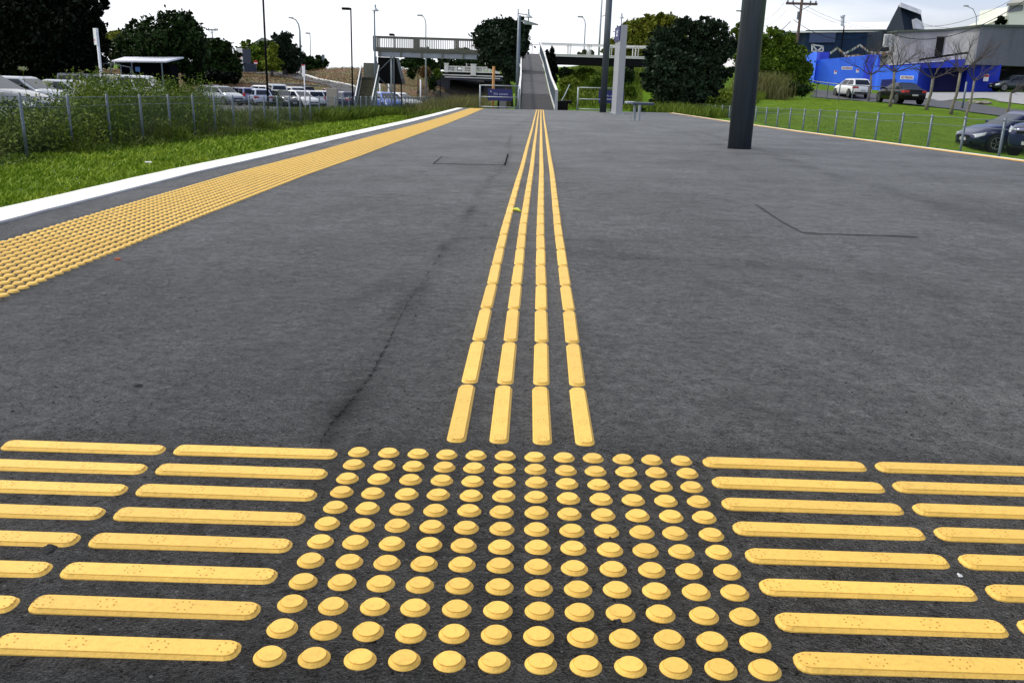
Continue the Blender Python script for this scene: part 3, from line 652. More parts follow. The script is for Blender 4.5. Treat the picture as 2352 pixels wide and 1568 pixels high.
for k in range(15):
    f_ = k/14; y = yb_+(yt_-yb_)*f_; z = zb_+(zt_-zb_)*f_; m_.box(xb[0]+(xt[0]-xb[0])*f_+.04, xb[1]+(xt[1]-xb[1])*f_-.04, y, y+.02, z-.19, z-.032); m_.box(xb[0]+(xt[0]-xb[0])*f_+.04, xb[1]+(xt[1]-xb[1])*f_-.04, y, y+.28, z-.03, z+.01)
m_.build('treads', mat('stair_timber', (.10, .095, .06), .85, var=.2, vscale=4), t)
for s in (0, 1):
    a_, b_ = (xb[s], yb_, zb_), (xt[s], yt_, zt_); m_ = MB(); dx = .02; m_.add([(p[0]+e, p[1], p[2]+h_) for e in (-dx, dx) for p, h_ in ((a_, .08), (b_, .08), (b_, .73), (a_, .73))], [(0,1,2,3),(7,6,5,4),(0,4,5,1),(2,6,7,3)]); m_.build('side_panel', GALV, t)
m_ = MB(); m_.box(xt[0], xt[1], yt_+.9, yt_+.95, zt_-.2, zt_+.95); m_.box(xt[0], xt[1], yt_, yt_+.9, zt_-.15, zt_-.1); m_.build('landing', WOOD, t)

# ---------------------------------------------------------------- road overbridge far behind, with white balustrade
YB = 108.; t = empty('road_overbridge', (0, YB, 0), 0, 'distant road bridge with white balustrade and dark girders over the track', 'bridge')
zz = lambda py: Z_(1080, py, YB); xx = lambda px: X_(px, YB)
m_ = MB(); m_.box(xx(1000), xx(1165), .0, 6, zz(172.5), zz(167)); m_.build('deck', BLACK, t)
m_ = MB(); m_.box(xx(1015), xx(1160), -.06, .0, zz(175), zz(172.6)); m_.box(xx(1022), xx(1150), -.12, -.06, zz(180), zz(178)); m_.build('pipes', WRAIL, t)
m_ = MB(); m_.box(xx(1030), xx(1165), .02, .6, zz(185), zz(172.7)); m_.build('girder', mat('dark_girder', (.02, .022, .05), .6), t)
m_ = MB(); m_.box(xx(1000), xx(1033), .3, 6, -3.2, zz(173)); m_.build('abutment', mat('dark_masonry', (.03, .03, .04), .9, var=.3, vscale=1), t)
m_ = MB(); m_.box(xx(1112), xx(1165), .9, 6, -3.2, zz(174)); m_.build('abutment', MATS['dark_masonry'], t)
for a, b, y0, y1 in ((1021,1030,147,168), (1082,1094,147,174), (1140,1149,147,168)):
    m_ = MB(); m_.box(xx(a), xx(b), -.25, .25, zz(y1), zz(y0+2)); m_.box(xx(a)-.05, xx(b)+.05, -.3, .3, zz(y0+2), zz(y0)); m_.build('pillar', WRAIL, t)
for a, b in ((1030,1082), (1094,1140)):
    m_ = MB(); m_.box(xx(a), xx(b), -.05, .1, zz(155), zz(153)); m_.box(xx(a), xx(b), -.05, .1, zz(167), zz(164.5)); n = int((b-a)/3)
    for k in range(n): x = xx(a+(k+.5)*(b-a)/n); m_.box(x-.035, x+.035, -.03, .08, zz(165), zz(154.5))
    for k in (1, 2): x = xx(a+k*(b-a)/3); m_.box(x-.12, x+.12, -.06, .11, zz(166), zz(153.5))
    m_.box(xx(a), xx(b), .0, .04, zz(161), zz(159.8)); m_.build('balustrade', WRAIL, t)


# ---------------------------------------------------------------- fences
def chain(p, q, zt, zb, sp=.075, r=.0013):
    """diamond wires in the plane x=const from y=p to y=q; zt, zb functions of y"""
    x = p[0]; ya, yb = p[1], q[1]; H = .95; k = np.arange(ya-H, yb, sp); A = []; B = []
    for s in (0, 1):
        y0 = np.clip(k, ya, yb); y1 = np.clip(k+H, ya, yb); t0 = (y0-k)/H; t1 = (y1-k)/H
        if s: t0, t1 = 1-t0, 1-t1
        A.append(np.stack([0*k+x+.004*s, y0, zb(y0)+(zt(y0)-zb(y0))*t0], 1)); B.append(np.stack([0*k+x+.004*s, y1, zb(y1)+(zt(y1)-zb(y1))*t1], 1))
    A = np.concatenate(A); B = np.concatenate(B); off = np.array([(r, 0, r), (-r, 0, r), (0, -r*1.2, -r)])
    V = np.concatenate([A[:, None]+off, B[:, None]+off], 1).reshape(-1, 3); f = np.array([(0, 1, 4, 3), (1, 2, 5, 4), (2, 0, 3, 5)])
    return V, (f[None]+(np.arange(len(A))*6)[:, None, None]).reshape(-1, 4)
def fence(label, X, pxs, ytop, y0, y1, rb=.9):
    t = empty('chain_link_fence', (X, 0, 0), 0, label, 'fence')
    Dp = [(X-CAM[0])/ray(px, 250)[0] for px in pxs]; Yp = [d-.8334 for d in Dp]
    zs = [P(px, ytop(px), d)[2] for px, d in zip(pxs, Dp)]; o = np.argsort(Yp); Yp = np.array(Yp)[o]; zs = np.array(zs)[o]
    zt = lambda y: np.interp(y, Yp, zs); zb = lambda y: zt(y)-rb
    for y, z in zip(Yp, zs):
        m = MB(); m.tube([(0, y, z-1.15), (0, y, z+.03)], .026, 8); m.build('post', GALV, t, smooth=True)
    m = MB(); ya = [y0]+list(Yp)+[y1]; m.tube([(-.03, y, float(zt(y))-.012+rng.normal(0, .008)) for y in np.arange(y0, y1, .75)], .007, 5); m.build('top_wire', GALV, t)
    m = MB(); m.tube([(-.03, y, float(zt(y))-.17) for y in np.arange(y0, y1, 1.0)], .005, 4); m.build('line_wire', GALV, t)
    V, Fc = chain((0, y0), (0, y1), lambda y: zt(y)-.02, zb); np_mesh('mesh', V, Fc, mat('fence_wire', (.05, .075, .08), .6, spec=.2), t)
XLF, XRF = -8.1, 8.8
pl = [1206-1/(.000864+.0000895*k) for k in range(-2, 40)]; pl = [p for p in pl if p < 1092]
fence('low chain link fence with grey posts running through weeds on the left', XLF, pl, lambda px: np.interp(px, [0, 50, 150, 240, 500, 1000, 1100], [219, 220, 224, 220, 221.5, 223, 226]), 8, 78)
pr = [1206+1/(.00131-.0000815*k) for k in range(-12, 7)]
fence('low chain link fence with grey posts in front of the mown lawn on the right', XRF, pr, lambda px: np.interp(px, [1560, 1700, 1976, 2030, 2096, 2169, 2249, 2346, 2500], [239, 245, 257, 261, 263, 267.5, 272.5, 277, 285]), 5, 52, 1.0)

# ---------------------------------------------------------------- vegetation
LM = {}
def leafmat(name, c1, c2, vs=1.1, rough=.55):
    m = mat(name, c1, rough, col2=c2, vscale=vs, detail=7); m.node_tree.nodes['Principled BSDF'].inputs['Specular IOR Level'].default_value = .08; return m
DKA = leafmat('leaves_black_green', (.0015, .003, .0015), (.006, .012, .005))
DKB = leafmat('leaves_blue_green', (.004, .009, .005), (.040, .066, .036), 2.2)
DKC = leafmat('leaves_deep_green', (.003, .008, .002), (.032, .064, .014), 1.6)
MIDG = leafmat('leaves_mid_green', (.022, .05, .005), (.13, .20, .018))
OLIV = leafmat('leaves_olive', (.06, .085, .008), (.24, .25, .03), 1.8)
YELG = leafmat('leaves_yellow_green', (.08, .12, .01), (.26, .32, .04))
PALEG = leafmat('leaves_pale_grey_green', (.06, .08, .04), (.16, .18, .09))
REDB = leafmat('leaves_rust', (.20, .09, .045), (.12, .12, .04), .5)
BARK = mat('bark', (.05, .042, .034), .9, var=.3, vscale=5); BARKP = mat('pale_bark', (.17, .155, .12), .9, var=.45, vscale=9, bump=.2)
def leafquads(C, size, up=.0):
    n = len(C); size = size*.68; a = rng.normal(size=(n, 3)); a /= np.linalg.norm(a, axis=1)[:, None]; b = rng.normal(size=(n, 3)); b -= (b*a).sum(1)[:, None]*a; b /= np.linalg.norm(b, axis=1)[:, None]
    s = size*rng.uniform(.55, 1.25, (n, 1)); a = a*s; b = b*s*.6
    V = np.stack([C-a, C-b*.9+a*.1, C+a, C+b*.9+a*.1], 1).reshape(-1, 3); return V, np.arange(4*n).reshape(-1, 4)
def crown_pts(lobes, n, clump=.24, per=60):
    n = int(n*2.0)
    r = np.array([np.prod(l[1])**(2/3) for l in lobes]); w = r/r.sum(); nc = max(6, n//per); out = []
    for (c, R), q in zip(lobes, w):
        k = max(4, int(nc*q)); d = rng.normal(size=(k, 3)); d /= np.linalg.norm(d, axis=1)[:, None]; c = np.array(c); R = np.array(R)
        cc = c+d*R*(rng.uniform(.50, 1.0, (k, 1))+.16*np.maximum(rng.random((k, 1))-.7, 0)/.3)
        pts = cc[:, None]+rng.normal(size=(k, per, 3))*R*clump*rng.uniform(.5, 1.0, (k, 1, 1)); out.append(pts.reshape(-1, 3))
    return np.concatenate(out)
def tree(base, D, crown, label, m, cat='tree', name='tree', n=5000, leaf=.22, group=None, trunk=.22, bark=None, depth=1., clump=.22, lean=0):
    sat = []
    for cx, cy, rx, ry in crown:
        if rx > 12:
            for _ in range(4): a_ = rng.uniform(-2.6, 6.0); k_ = rng.uniform(.18, .34); sat.append((cx+rx*.92*math.cos(a_), cy-ry*.92*abs(math.sin(a_)) if rng.random() < .75 else cy+ry*.8*abs(math.sin(a_)), rx*k_, ry*k_))
    crown = list(crown)+sat
    g = onT(*base) if D is None else P(*base, D); g = np.array([g[0], g[1], T(g[0], g[1])])
    lobes = []
    for cx, cy, rx, ry in crown:
        dd = D+rng.uniform(-.5, .5)*rx*pxm(D)*.8; c = P(cx, cy, dd)-g; lobes.append((c, (rx*pxm(D)*.86, (rx+ry)/2*pxm(D)*depth*.8, ry*pxm(D)*.86)))
    t = empty(name, g, 0, label, cat, group)
    V, Fc = leafquads(crown_pts(lobes, n, clump), leaf); np_mesh('crown', V, Fc, m, t)
    if trunk:
        mb = MB(); big = sorted(lobes, key=lambda l: -l[1][0])[:5]; fork = np.mean([l[0] for l in lobes], 0)*np.array([.4, .4, .4])
        mb.tube([(0, 0, -.4), (fork[0]*.5, fork[1]*.5, fork[2]*.5), fork], [trunk, trunk*.85, trunk*.7], 8)
        for c, R in big: mb.tube([fork, (fork+c)/2+rng.normal(0, .1, 3), c], [trunk*.6, trunk*.4, trunk*.15], 6)
        mb.build('trunk', bark or BARK, t, smooth=True)
    return t
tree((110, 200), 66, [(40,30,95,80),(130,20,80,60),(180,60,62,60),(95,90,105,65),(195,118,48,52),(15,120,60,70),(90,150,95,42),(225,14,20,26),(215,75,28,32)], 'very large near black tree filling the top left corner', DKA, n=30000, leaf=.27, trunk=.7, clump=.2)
tree((370, 188), 82, [(402,58,52,32),(335,80,48,32),(440,88,32,38),(385,100,80,36),(300,105,34,34),(270,120,30,30),(350,140,85,30),(430,135,45,40)], 'broad dark rounded tree behind the white roofed shelter', DKC, n=13000, leaf=.28, trunk=.5)
tree((258, 175), 122, [(258,92,20,20),(270,85,14,12)], 'pale olive treetop showing between the two big dark trees', OLIV, n=1400, leaf=.35, trunk=.2)
tree((500, 178), 95, [(488,118,30,26),(508,105,24,18),(520,140,34,28),(470,140,26,30),(545,160,18,18),(500,165,50,20)], 'dark tree right of the broad rounded tree', DKC, n=6000, leaf=.28, trunk=.35)
tree((590, 168), 120, [(575,115,26,18),(600,118,26,18),(560,135,26,22),(590,140,34,22),(610,108,16,14)], 'olive green tree behind the small grey sign board', MIDG, n=4500, leaf=.32, trunk=.3)
tree((625, 168), 106, [(622,122,14,16),(618,145,17,16),(630,150,20,14),(628,108,10,10)], 'yellow green slender tree right behind the black lamp post', YELG, n=2600, leaf=.27, trunk=.2)
tree((655, 168), 109, [(642,98,24,22),(655,92,18,16),(645,125,30,26),(668,125,22,28),(662,150,34,20),(688,128,12,14),(692,142,12,12)], 'tall dark dome shaped tree left of the thin street lamp', DKB, n=7500, leaf=.27, trunk=.35)
tree((720, 168), 124, [(705,145,16,14),(720,140,18,12),(735,147,17,13),(715,155,32,10)], 'low wide dark tree below the small distant street lamp', DKC, n=3500, leaf=.3, trunk=.25)
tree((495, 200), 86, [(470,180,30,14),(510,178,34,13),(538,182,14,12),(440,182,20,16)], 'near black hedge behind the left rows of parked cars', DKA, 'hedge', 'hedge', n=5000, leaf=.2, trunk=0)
tree((1172, 258), 51, [(1150,68,44,28),(1112,88,26,28),(1190,68,26,26),(1150,98,58,32),(1202,100,15,36),(1150,128,42,24),(1168,150,30,26),(1122,125,24,22),(1178,178,22,26),(1140,145,22,18)], 'round dark evergreen tree in front of the footbridge beside the ramp', DKB, n=17000, leaf=.15, trunk=.24, clump=.19)
tree((1268, 240), 58.5, [(1264,122,10,12),(1262,135,13,12),(1268,150,13,18),(1270,172,13,24),(1270,200,12,22)], 'narrow dark shrub right beside the upper ramp handrail', DKA, 'shrub', 'shrub', n=3500, leaf=.13, trunk=.08)
tree((1490, 245), 78, [(1500,62,36,28),(1535,58,26,24),(1455,78,34,28),(1492,88,50,30),(1425,105,28,26),(1475,115,60,26),(1400,118,16,18),(1550,85,26,28)], 'yellowish green tree rising behind the white railed part of the footbridge', OLIV, n=12000, leaf=.24, trunk=.35)
tree((1580, 262), 47, [(1530,85,34,24),(1575,62,28,20),(1620,62,34,20),(1655,72,26,22),(1672,105,22,32),(1508,118,32,30),(1560,105,50,34),(1615,115,50,42),(1545,155,66,42),(1620,165,56,40),(1500,185,30,32),(1560,205,70,34),(1628,202,32,20),(1540,240,50,20),(1590,238,32,18)], 'huge dark dense tree between the white sign column and the thick pillar', DKB, n=30000, leaf=.15, trunk=.35, clump=.17)
tree((1720, 235), 74, [(1705,105,28,40),(1710,160,26,40),(1700,70,16,16)], 'dark green shrub half hidden behind the thick pillar', MIDG, 'shrub', 'shrub', n=3500, leaf=.2, trunk=.1)
tree((1800, 225), 71, [(1775,86,24,20),(1800,95,28,22),(1765,115,34,26),(1810,132,44,30),(1790,160,60,34),(1838,155,28,28),(1852,165,14,18),(1760,190,40,26),(1820,195,44,24)], 'big green bush between the thick pillar and the blue wall', MIDG, 'bush', 'bush', n=15000, leaf=.19, trunk=.15)
tree((1815, 228), 67, [(1800,205,40,17),(1838,208,24,16)], 'low dark shrub at the foot of the big bush by the road', DKC, 'shrub', 'shrub', n=3500, leaf=.16, trunk=0)
for i, (cr_, mt, lb) in enumerate([
    ([(955,124,30,8),(975,119,16,7)], PALEG, 'grey green treetops seen through the left railing of the footbridge'),
    ([(1045,124,26,9),(1065,121,18,8)], PALEG, 'grey green treetops seen through the middle railing of the footbridge'),
    ([(950,148,36,13),(985,150,26,12)], DKC, 'dark trees below the footbridge deck, left of the distant black lamp post'),
    ([(1040,146,36,13),(1090,150,40,14),(1020,150,26,12)], DKC, 'dark trees below the footbridge deck, above the white balustrade')]):
    tree((cr_[0][0], 168), 150, cr_, lb, mt, n=2600, leaf=.36, trunk=.3)
tree((1345, 150), 92, [(1345,125,16,9),(1356,122,8,8)], 'small pale treetop seen through the white railing of the footbridge', PALEG, n=700, leaf=.2, trunk=.1)
for cx, cy, rx, ry, D, mt, lb in [(945,170,8,9,105,DKC,'small dark shrub on the brown bank under the footbridge'),(958,158,7,8,106,DKC,'upper dark shrub on the brown bank beside the distant black pole'),
        (975,165,12,10,100,REDB,'rust coloured shrub on the brown bank left of the white balustrade'),(992,190,9,14,98,DKC,'tall dark shrub at the right edge of the brown bank'),(1005,172,9,10,99,MIDG,'green shrub just left of the white balustrade'),
        (1300,168,18,10,66,DKC,'dark green shrub just under the footbridge deck near the ramp'),(1345,172,20,14,64,MIDG,'green shrub under the footbridge between ramp and dark post'),(1310,192,20,14,58,YELG,'light green shrub on the slope right of the ramp'),
        (1372,190,16,18,60,MIDG,'green shrub on the slope just left of the dark post'),(1345,215,20,14,52,MIDG,'rounded shrub low on the slope behind the right end railing'),(1300,222,16,14,48,YELG,'light green tussock at the foot of the slope near the ramp'),
        (1440,175,14,16,58,DKC,'dark shrub behind the white sign column'),(1440,215,18,20,50,MIDG,'green shrub behind the platform seat'),(1660,222,24,10,54,YELG,'light green tussocks on the slope left of the thick pillar'),(1640,238,26,10,50,MIDG,'low green shrub left of the thick pillar behind the fence'),
        (1500,258,40,8,42,DKC,'low dark shrub under the huge dark tree'),(1720,235,26,10,60,MIDG,'low shrub right behind the thick pillar')]:
    tree((cx, cy+ry), D, [(cx,cy,rx,ry),(cx+rx*.3,cy+ry*.3,rx*.7,ry*.7)], lb, mt, 'shrub', 'shrub', n=int(900+rx*55), leaf=.14 if D < 70 else .25, trunk=0, clump=.28)
def cover(name, label, region, n, h, size, m, seed=1, blades=False, wind=.3, dens=None):
    """leaves or grass blades standing on the terrain; region(n)->x,y"""
    x, y = region(n); z = T(x, y); n = len(x); hh = h*rng.uniform(.35, 1.1, n) if not callable(h) else h(x, y)*rng.uniform(.45, 1.1, n)
    if not blades:
        C = np.stack([x, y, z+hh*rng.random(n)], 1); V, Fc = leafquads(C, size)
    else:
        a = rng.random(n)*6.283; ww = (size(x, y) if callable(size) else size)*rng.uniform(.6, 1.3, n)/2; dx, dy = np.cos(a)*ww, np.sin(a)*ww
        lx, ly = rng.normal(0, wind, (2, n))*hh; b = np.stack([x, y, z-.02], 1)
        mid = b+np.stack([lx*.35, ly*.35, hh*.6], 1); tip = b+np.stack([lx, ly, hh], 1); s = np.stack([dx, dy, 0*dx], 1)
        V = np.stack([b-s, b+s, mid+s*.8, mid-s*.8, mid-s*.8, mid+s*.8, tip+s*.1, tip-s*.1], 1).reshape(-1, 3); Fc = np.arange(8*n).reshape(-1, 4)
    return tag(stuff(np_mesh(name, V, Fc, m)), label, name.replace('_', ' '))
def strip(x0, x1, y0, y1, pw=1.):              # denser near the viewer
    def f(n):
        y = y0+(y1-y0)*rng.random(n)**pw; return rng.uniform(x0, x1, n), y
    return f
GR1 = leafmat('grass_blades', (.10, .20, .006), (.30, .38, .03), 2.3, .6)
GR2 = leafmat('weed_blades', (.035, .075, .006), (.18, .23, .03), 1.2, .6)
GR3 = leafmat('dry_grass', (.11, .12, .03), (.24, .22, .10), 1.5, .7)
cover('grass', 'short bright green grass between the white platform edge and the weeds', strip(-8.6, -2.5, 1.5, 14, 1.2), 100000, .10, lambda x, y: .006+.0011*y, GR1, blades=True, wind=.6)
cover('grass', 'short green grass along the far part of the platform edge', strip(-8.4, -2.5, 14, 60, 1.7), 70000, .12, lambda x, y: .012+.0009*y, GR1, blades=True, wind=.6)
weedh = lambda x, y: np.interp(y, [6, 12, 18, 26, 40, 80], [.6, .62, .68, .62, .6, .5])*(.5+.45*np.sin(x*2.1+np.sin(y*.9))*np.cos(y*.7)+.2*np.sin(y*3.1+x))*np.clip((-7.5-x+.5*np.sin(y*1.7)+.3*np.sin(y*4.3))/1.5, .12, 1)+.08
cover('weeds', 'tall green weeds and grasses growing through the left fence', strip(-10.4, -7.5, 6, 34, 1.4), 60000, weedh, lambda x, y: .006+.0006*y, GR2, blades=True, wind=.4)
cover('dry_grass', 'pale seeding grass stems mixed into the weeds along the left fence', strip(-10.4, -7.7, 6, 40, 1.4), 12000, lambda x, y: weedh(x, y)*1.25, lambda x, y: .004+.0005*y, GR3, blades=True, wind=.3)
cover('weeds', 'leafy green weeds growing along the left fence', strip(-10.4, -7.6, 7, 36, 1.4), 46000, lambda x, y: weedh(x, y)*.95, .05, MIDG)
cover('weeds', 'green weeds along the distant part of the left fence', strip(-9.8, -7.5, 34, 80, 1.3), 26000, .6, .04, GR2, blades=True, wind=.3)
def bushy(pts):
    def f(n):
        c = np.array(pts); i = rng.integers(0, len(c), n); return c[i, 0]+rng.normal(0, c[i, 2]), c[i, 1]+rng.normal(0, c[i, 2]*1.3)
    return f
wp = [(P(px, 200, D)[0], D-.83, s) for px, D, s in [(215,21,.3),(262,22,.5),(300,23,.5),(345,22,.45),(380,24,.5),(420,25,.45),(445,26,.35),(205,18,.25),(245,20,.4),(330,24,.5)]]
cover('tall_weeds', 'tall leafy weeds standing behind the left fence in front of the parked cars', bushy(wp), 40000, 1.42, .05, GR2)
cover('tall_weeds', 'tall thin weed stems behind the left fence', bushy(wp), 5000, 1.25, .012, GR2, blades=True, wind=.15)
wq = [(P(px, 200, D)[0], D-.83, s) for px, D, s in [(15,15.5,.3),(50,15.5,.3),(90,16,.35),(130,16.5,.35),(165,17,.3)]]
cover('tall_weeds', 'leafy weeds behind the left fence in front of the nearest silver car', bushy(wq), 9000, .98, .05, GR2)
def tallweed(px, pt, D, label):
    g = P(px, 230, D); z = T(g[0], g[1]); top = P(px, pt, D); H = top[2]-z; t = empty('weed', (g[0], g[1], z), 0, label, 'weed', 'tall single weeds'); mb = MB()
    mb.tube([(0, 0, 0), (.03, 0, H*.6), (top[0]-g[0], 0, H)], [.012, .008, .004], 5); mb.build('stem', GR2, t)
    C = np.stack([rng.normal(0, .09, 260), rng.normal(0, .09, 260), H*rng.beta(3, 1.6, 260)], 1); V, Fc = leafquads(C, .04); np_mesh('leaves', V, Fc, MIDG, t)
    return t
tallweed(462, 150+15, 23, 'single tall weed standing above the left fence before the dark hedge'); tallweed(205, 170, 20, 'tall weed beside the white leaning sign pole')
tallweed(640, 205, 33, 'leafy weed at the foot of the black lamp post behind the fence')
for px, py, lb in [(52, 158, 'pale round seed head above the nearest silver car'), (261, 178, 'pale seed head over the weeds near the white sign pole'), (107, 190, 'small green seed head before the dark tree on the left')]:
    p = P(px, py, 16); t = empty('seed_head_weed', (p[0], p[1], T(p[0], p[1])), 0, lb, 'weed'); H = p[2]-T(p[0], p[1])
    m = MB(); m.tube([(0, 0, 0), (.02, 0, H*.5), (0, 0, H)], .004, 5); m.build('stem', GR2, t)
    C = rng.normal(size=(260, 3))*np.array([.035, .035, .014])+np.array([0, 0, H]); V, Fc = leafquads(C, .014); np_mesh('flower_head', V, Fc, mat('umbel', (.45, .48, .26), .7, var=.3), t)
n = 1600; x, y = strip(-8.2, -2.6, 3, 30, 1.4)(n); C = np.stack([x, y, T(x, y)+.08+.05*rng.random(n)], 1); V, Fc = leafquads(C, .011)
tag(stuff(np_mesh('daisies', V, Fc, mat('daisy_white', (.7, .7, .66), .6))), 'tiny white flowers sprinkled in the grass by the platform edge', 'flowers')
cover('dry_grass', 'pale dry seeding grass at the far left beyond the fence end', lambda n: ((lambda q: (q[0], q[1]))(bushy([(P(px, 210, D)[0], D, s) for px, D, s in [(1030,50,.8),(1055,46,.7),(1075,42,.6),(1045,58,1.),(1015,64,1.)]])(n))), 12000, 1.0, .02, GR3, blades=True, wind=.35)
cover('dry_grass', 'green long grass where the white edge line ends', bushy([(P(px, 235, D)[0], D, s) for px, D, s in [(1060,34,.5),(1085,33,.4),(1040,38,.6),(1020,42,.8)]]), 12000, .55, .018, GR2, blades=True, wind=.4)
def pregion(pxs):                              # region bounded by a picture-space outline laid on the terrain
    poly = poly_px(pxs); a = np.array(poly)
    def f(n):
        x = rng.uniform(a[:, 0].min(), a[:, 0].max(), n*3); y = rng.uniform(a[:, 1].min(), a[:, 1].max(), n*3); k = inpoly(x, y, poly); return x[k][:n], y[k][:n]
    return f
cover('lawn_grass', 'short mown bright green grass of the lawn on the right', pregion([(1600,268),(1700,240),(1765,226),(1900,228),(2000,236),(2130,250),(2352,282),(2352,345),(2200,345),(1900,325)]), 110000, .045, .02, GR1, blades=True, wind=.6)
cover('ground_cover', 'light green ground cover on the slope right of the ramp', pregion([(1290,252),(1290,160),(1475,160),(1475,255)]), 30000, .45, .09, YELG)
cover('ground_cover', 'rough grass on the slope right of the ramp', pregion([(1286,252),(1286,165),(1475,165),(1475,258)]), 26000, .6, .03, GR2, blades=True)
cover('ground_cover', 'long green grass behind the far part of the right fence', pregion([(1480,264),(1560,225),(1700,215),(1760,228),(1700,270),(1620,280)]), 22000, .55, .03, GR2, blades=True)
cover('ground_cover', 'low rusty and green planting on the brown bank of the far road', lambda n: (lambda q: (q[0], q[1]))(strip(-50, -9.6, 88, 116)(n)), 42000, .3, .10, REDB)
# pampas tussock by the big bush
cover('pampas_grass', 'tussock of pale long grass beside the big bush right of the thick pillar', bushy([(P(1770, 190, 64)[0], 63.2, .5), (P(1735, 200, 64)[0], 63.2, .6)]), 3000, 1.7, .03, GR3, blades=True, wind=.35)

def bare_tree(base, fork, ends, D, label, r0=.12):
    g = onT(base[0], base[1], D+40, max(8, D-25)); D = g[1]+.8334; t = empty('bare_tree', (g[0], g[1], T(g[0], g[1])), 0, label, 'tree', 'bare pollarded trees on the lawn'); o = np.array([g[0], g[1], T(g[0], g[1])])
    fk = P(*fork, D)-o; s = pxm(D); mb = MB(); rr = random.Random(int(base[0]))
    mid = fk*.5+np.array([.06, 0, 0]); mb.tube([(0, 0, -.1), fk*.2+np.array([-.03, 0, 0]), mid, fk], [r0*1.25, r0, r0*.85, r0*.8], 9)
    mb.build('trunk', BARKP, t, smooth=True); mb = MB()
    def grow(p, d, L, r, k):
        q = p+d*L*.5+np.array([rr.gauss(0, .05), rr.gauss(0, .05), rr.gauss(0, .05)])*L; e = q+(d+np.array([rr.gauss(0, .12), rr.gauss(0, .12), .10]))*L*.5
        mb.tube([p, q, e], [r, r*.8, r*.55], 5 if k < 2 else 3, cap=False)
        if k >= 5: return
        for j in range(3 if k < 3 else 2):
            nd = d+np.array([rr.gauss(0, .42), rr.gauss(0, .5), rr.gauss(.08, .30)]); nd /= np.linalg.norm(nd); grow(e if j < 2 else q, nd, L*rr.uniform(.58, .82), r*.55, k+1)
    for ex, ey in ends:
        e = P(ex, ey, D+rr.uniform(-1, 1)*20*s)-o; v = e-fk; L = np.linalg.norm(v); grow(fk, v/L, L*.55, r0*.5, 0)
    mb.build('branches', mat('branch_bark', (.075, .06, .06), .9), t)
bare_tree((1995,233), (2001,172), [(1955,140),(1975,125),(2015,120),(2045,135),(2030,160)], 60, 'bare tree standing between the white and the black parked car', .095)
bare_tree((2045,246), (2054,166), [(2010,125),(2040,105),(2075,110),(2100,125),(2108,150)], 56, 'bare tree whose pale trunk stands in front of the black parked car', .09)
bare_tree((2128,253), (2143,180), [(2090,150),(2125,135),(2165,145),(2195,168)], 54, 'bare tree leaning right, just right of the black parked car', .1)
bare_tree((2184,264), (2206,168), [(2165,130),(2195,115),(2235,105),(2265,130),(2280,110)], 52, 'tallest bare tree, in front of the dark blue garage opening', .09)
bare_tree((2217,281), (2238,186), [(2205,150),(2235,140),(2270,170),(2290,140)], 48, 'slender bare tree nearest the fence, right of the tallest one', .065)
bare_tree((2310,273), (2322,215), [(2352,190),(2340,205),(2375,170)], 57, 'bare tree at the right edge behind the blue hatchback', .075)

# ---------------------------------------------------------------- cars
def paint(name, c, metal=.0): return mat('paint_'+name, c, .25, metal=metal, coat=.8)
PT = dict(silver=paint('silver', (.28, .31, .36), .3), white=paint('white', (.78, .79, .80)), dark=paint('dark', (.02, .024, .035)), lav=paint('lavender', (.30, .31, .48), .2), sky=paint('pale_blue', (.50, .56, .70)),
          blue=paint('navy_blue', (.005, .010, .07), .3), bblue=paint('bright_blue', (.06, .14, .55)), beige=paint('beige', (.40, .34, .22)), black=mat('paint_black', (.004, .004, .005), .3, spec=.3), grey=paint('grey', (.12, .13, .15), .2), red=paint('dark_red', (.25, .02, .02)))
KIND = dict(  # L, W, H, belt, gh bottom (rear, front), gh top (rear, front), hood: z at screen, z at nose, tail z
    sedan=(4.4, 1.70, 1.40, .93, (.75, 3.28), (1.35, 2.45), .93, .70, .96), hatch=(4.0, 1.68, 1.42, .93, (.12, 2.95), (.55, 2.10), .95, .72, .90), coupe=(4.3, 1.70, 1.28, .86, (.45, 3.15), (1.35, 2.30), .88, .64, .90),
    wagon=(4.5, 1.72, 1.46, .95, (.10, 3.35), (.38, 2.50), .95, .72, .92), suv=(4.5, 1.78, 1.72, 1.08, (.10, 3.25), (.32, 2.60), 1.08, .92, 1.02), van=(4.6, 1.75, 1.92, 1.08, (.05, 4.15), (.18, 3.35), 1.05, .82, 1.02),
    ute=(4.6, 1.80, 1.65, 1.05, (1.4, 3.15), (1.7, 2.65), 1.08, .98, 1.0))
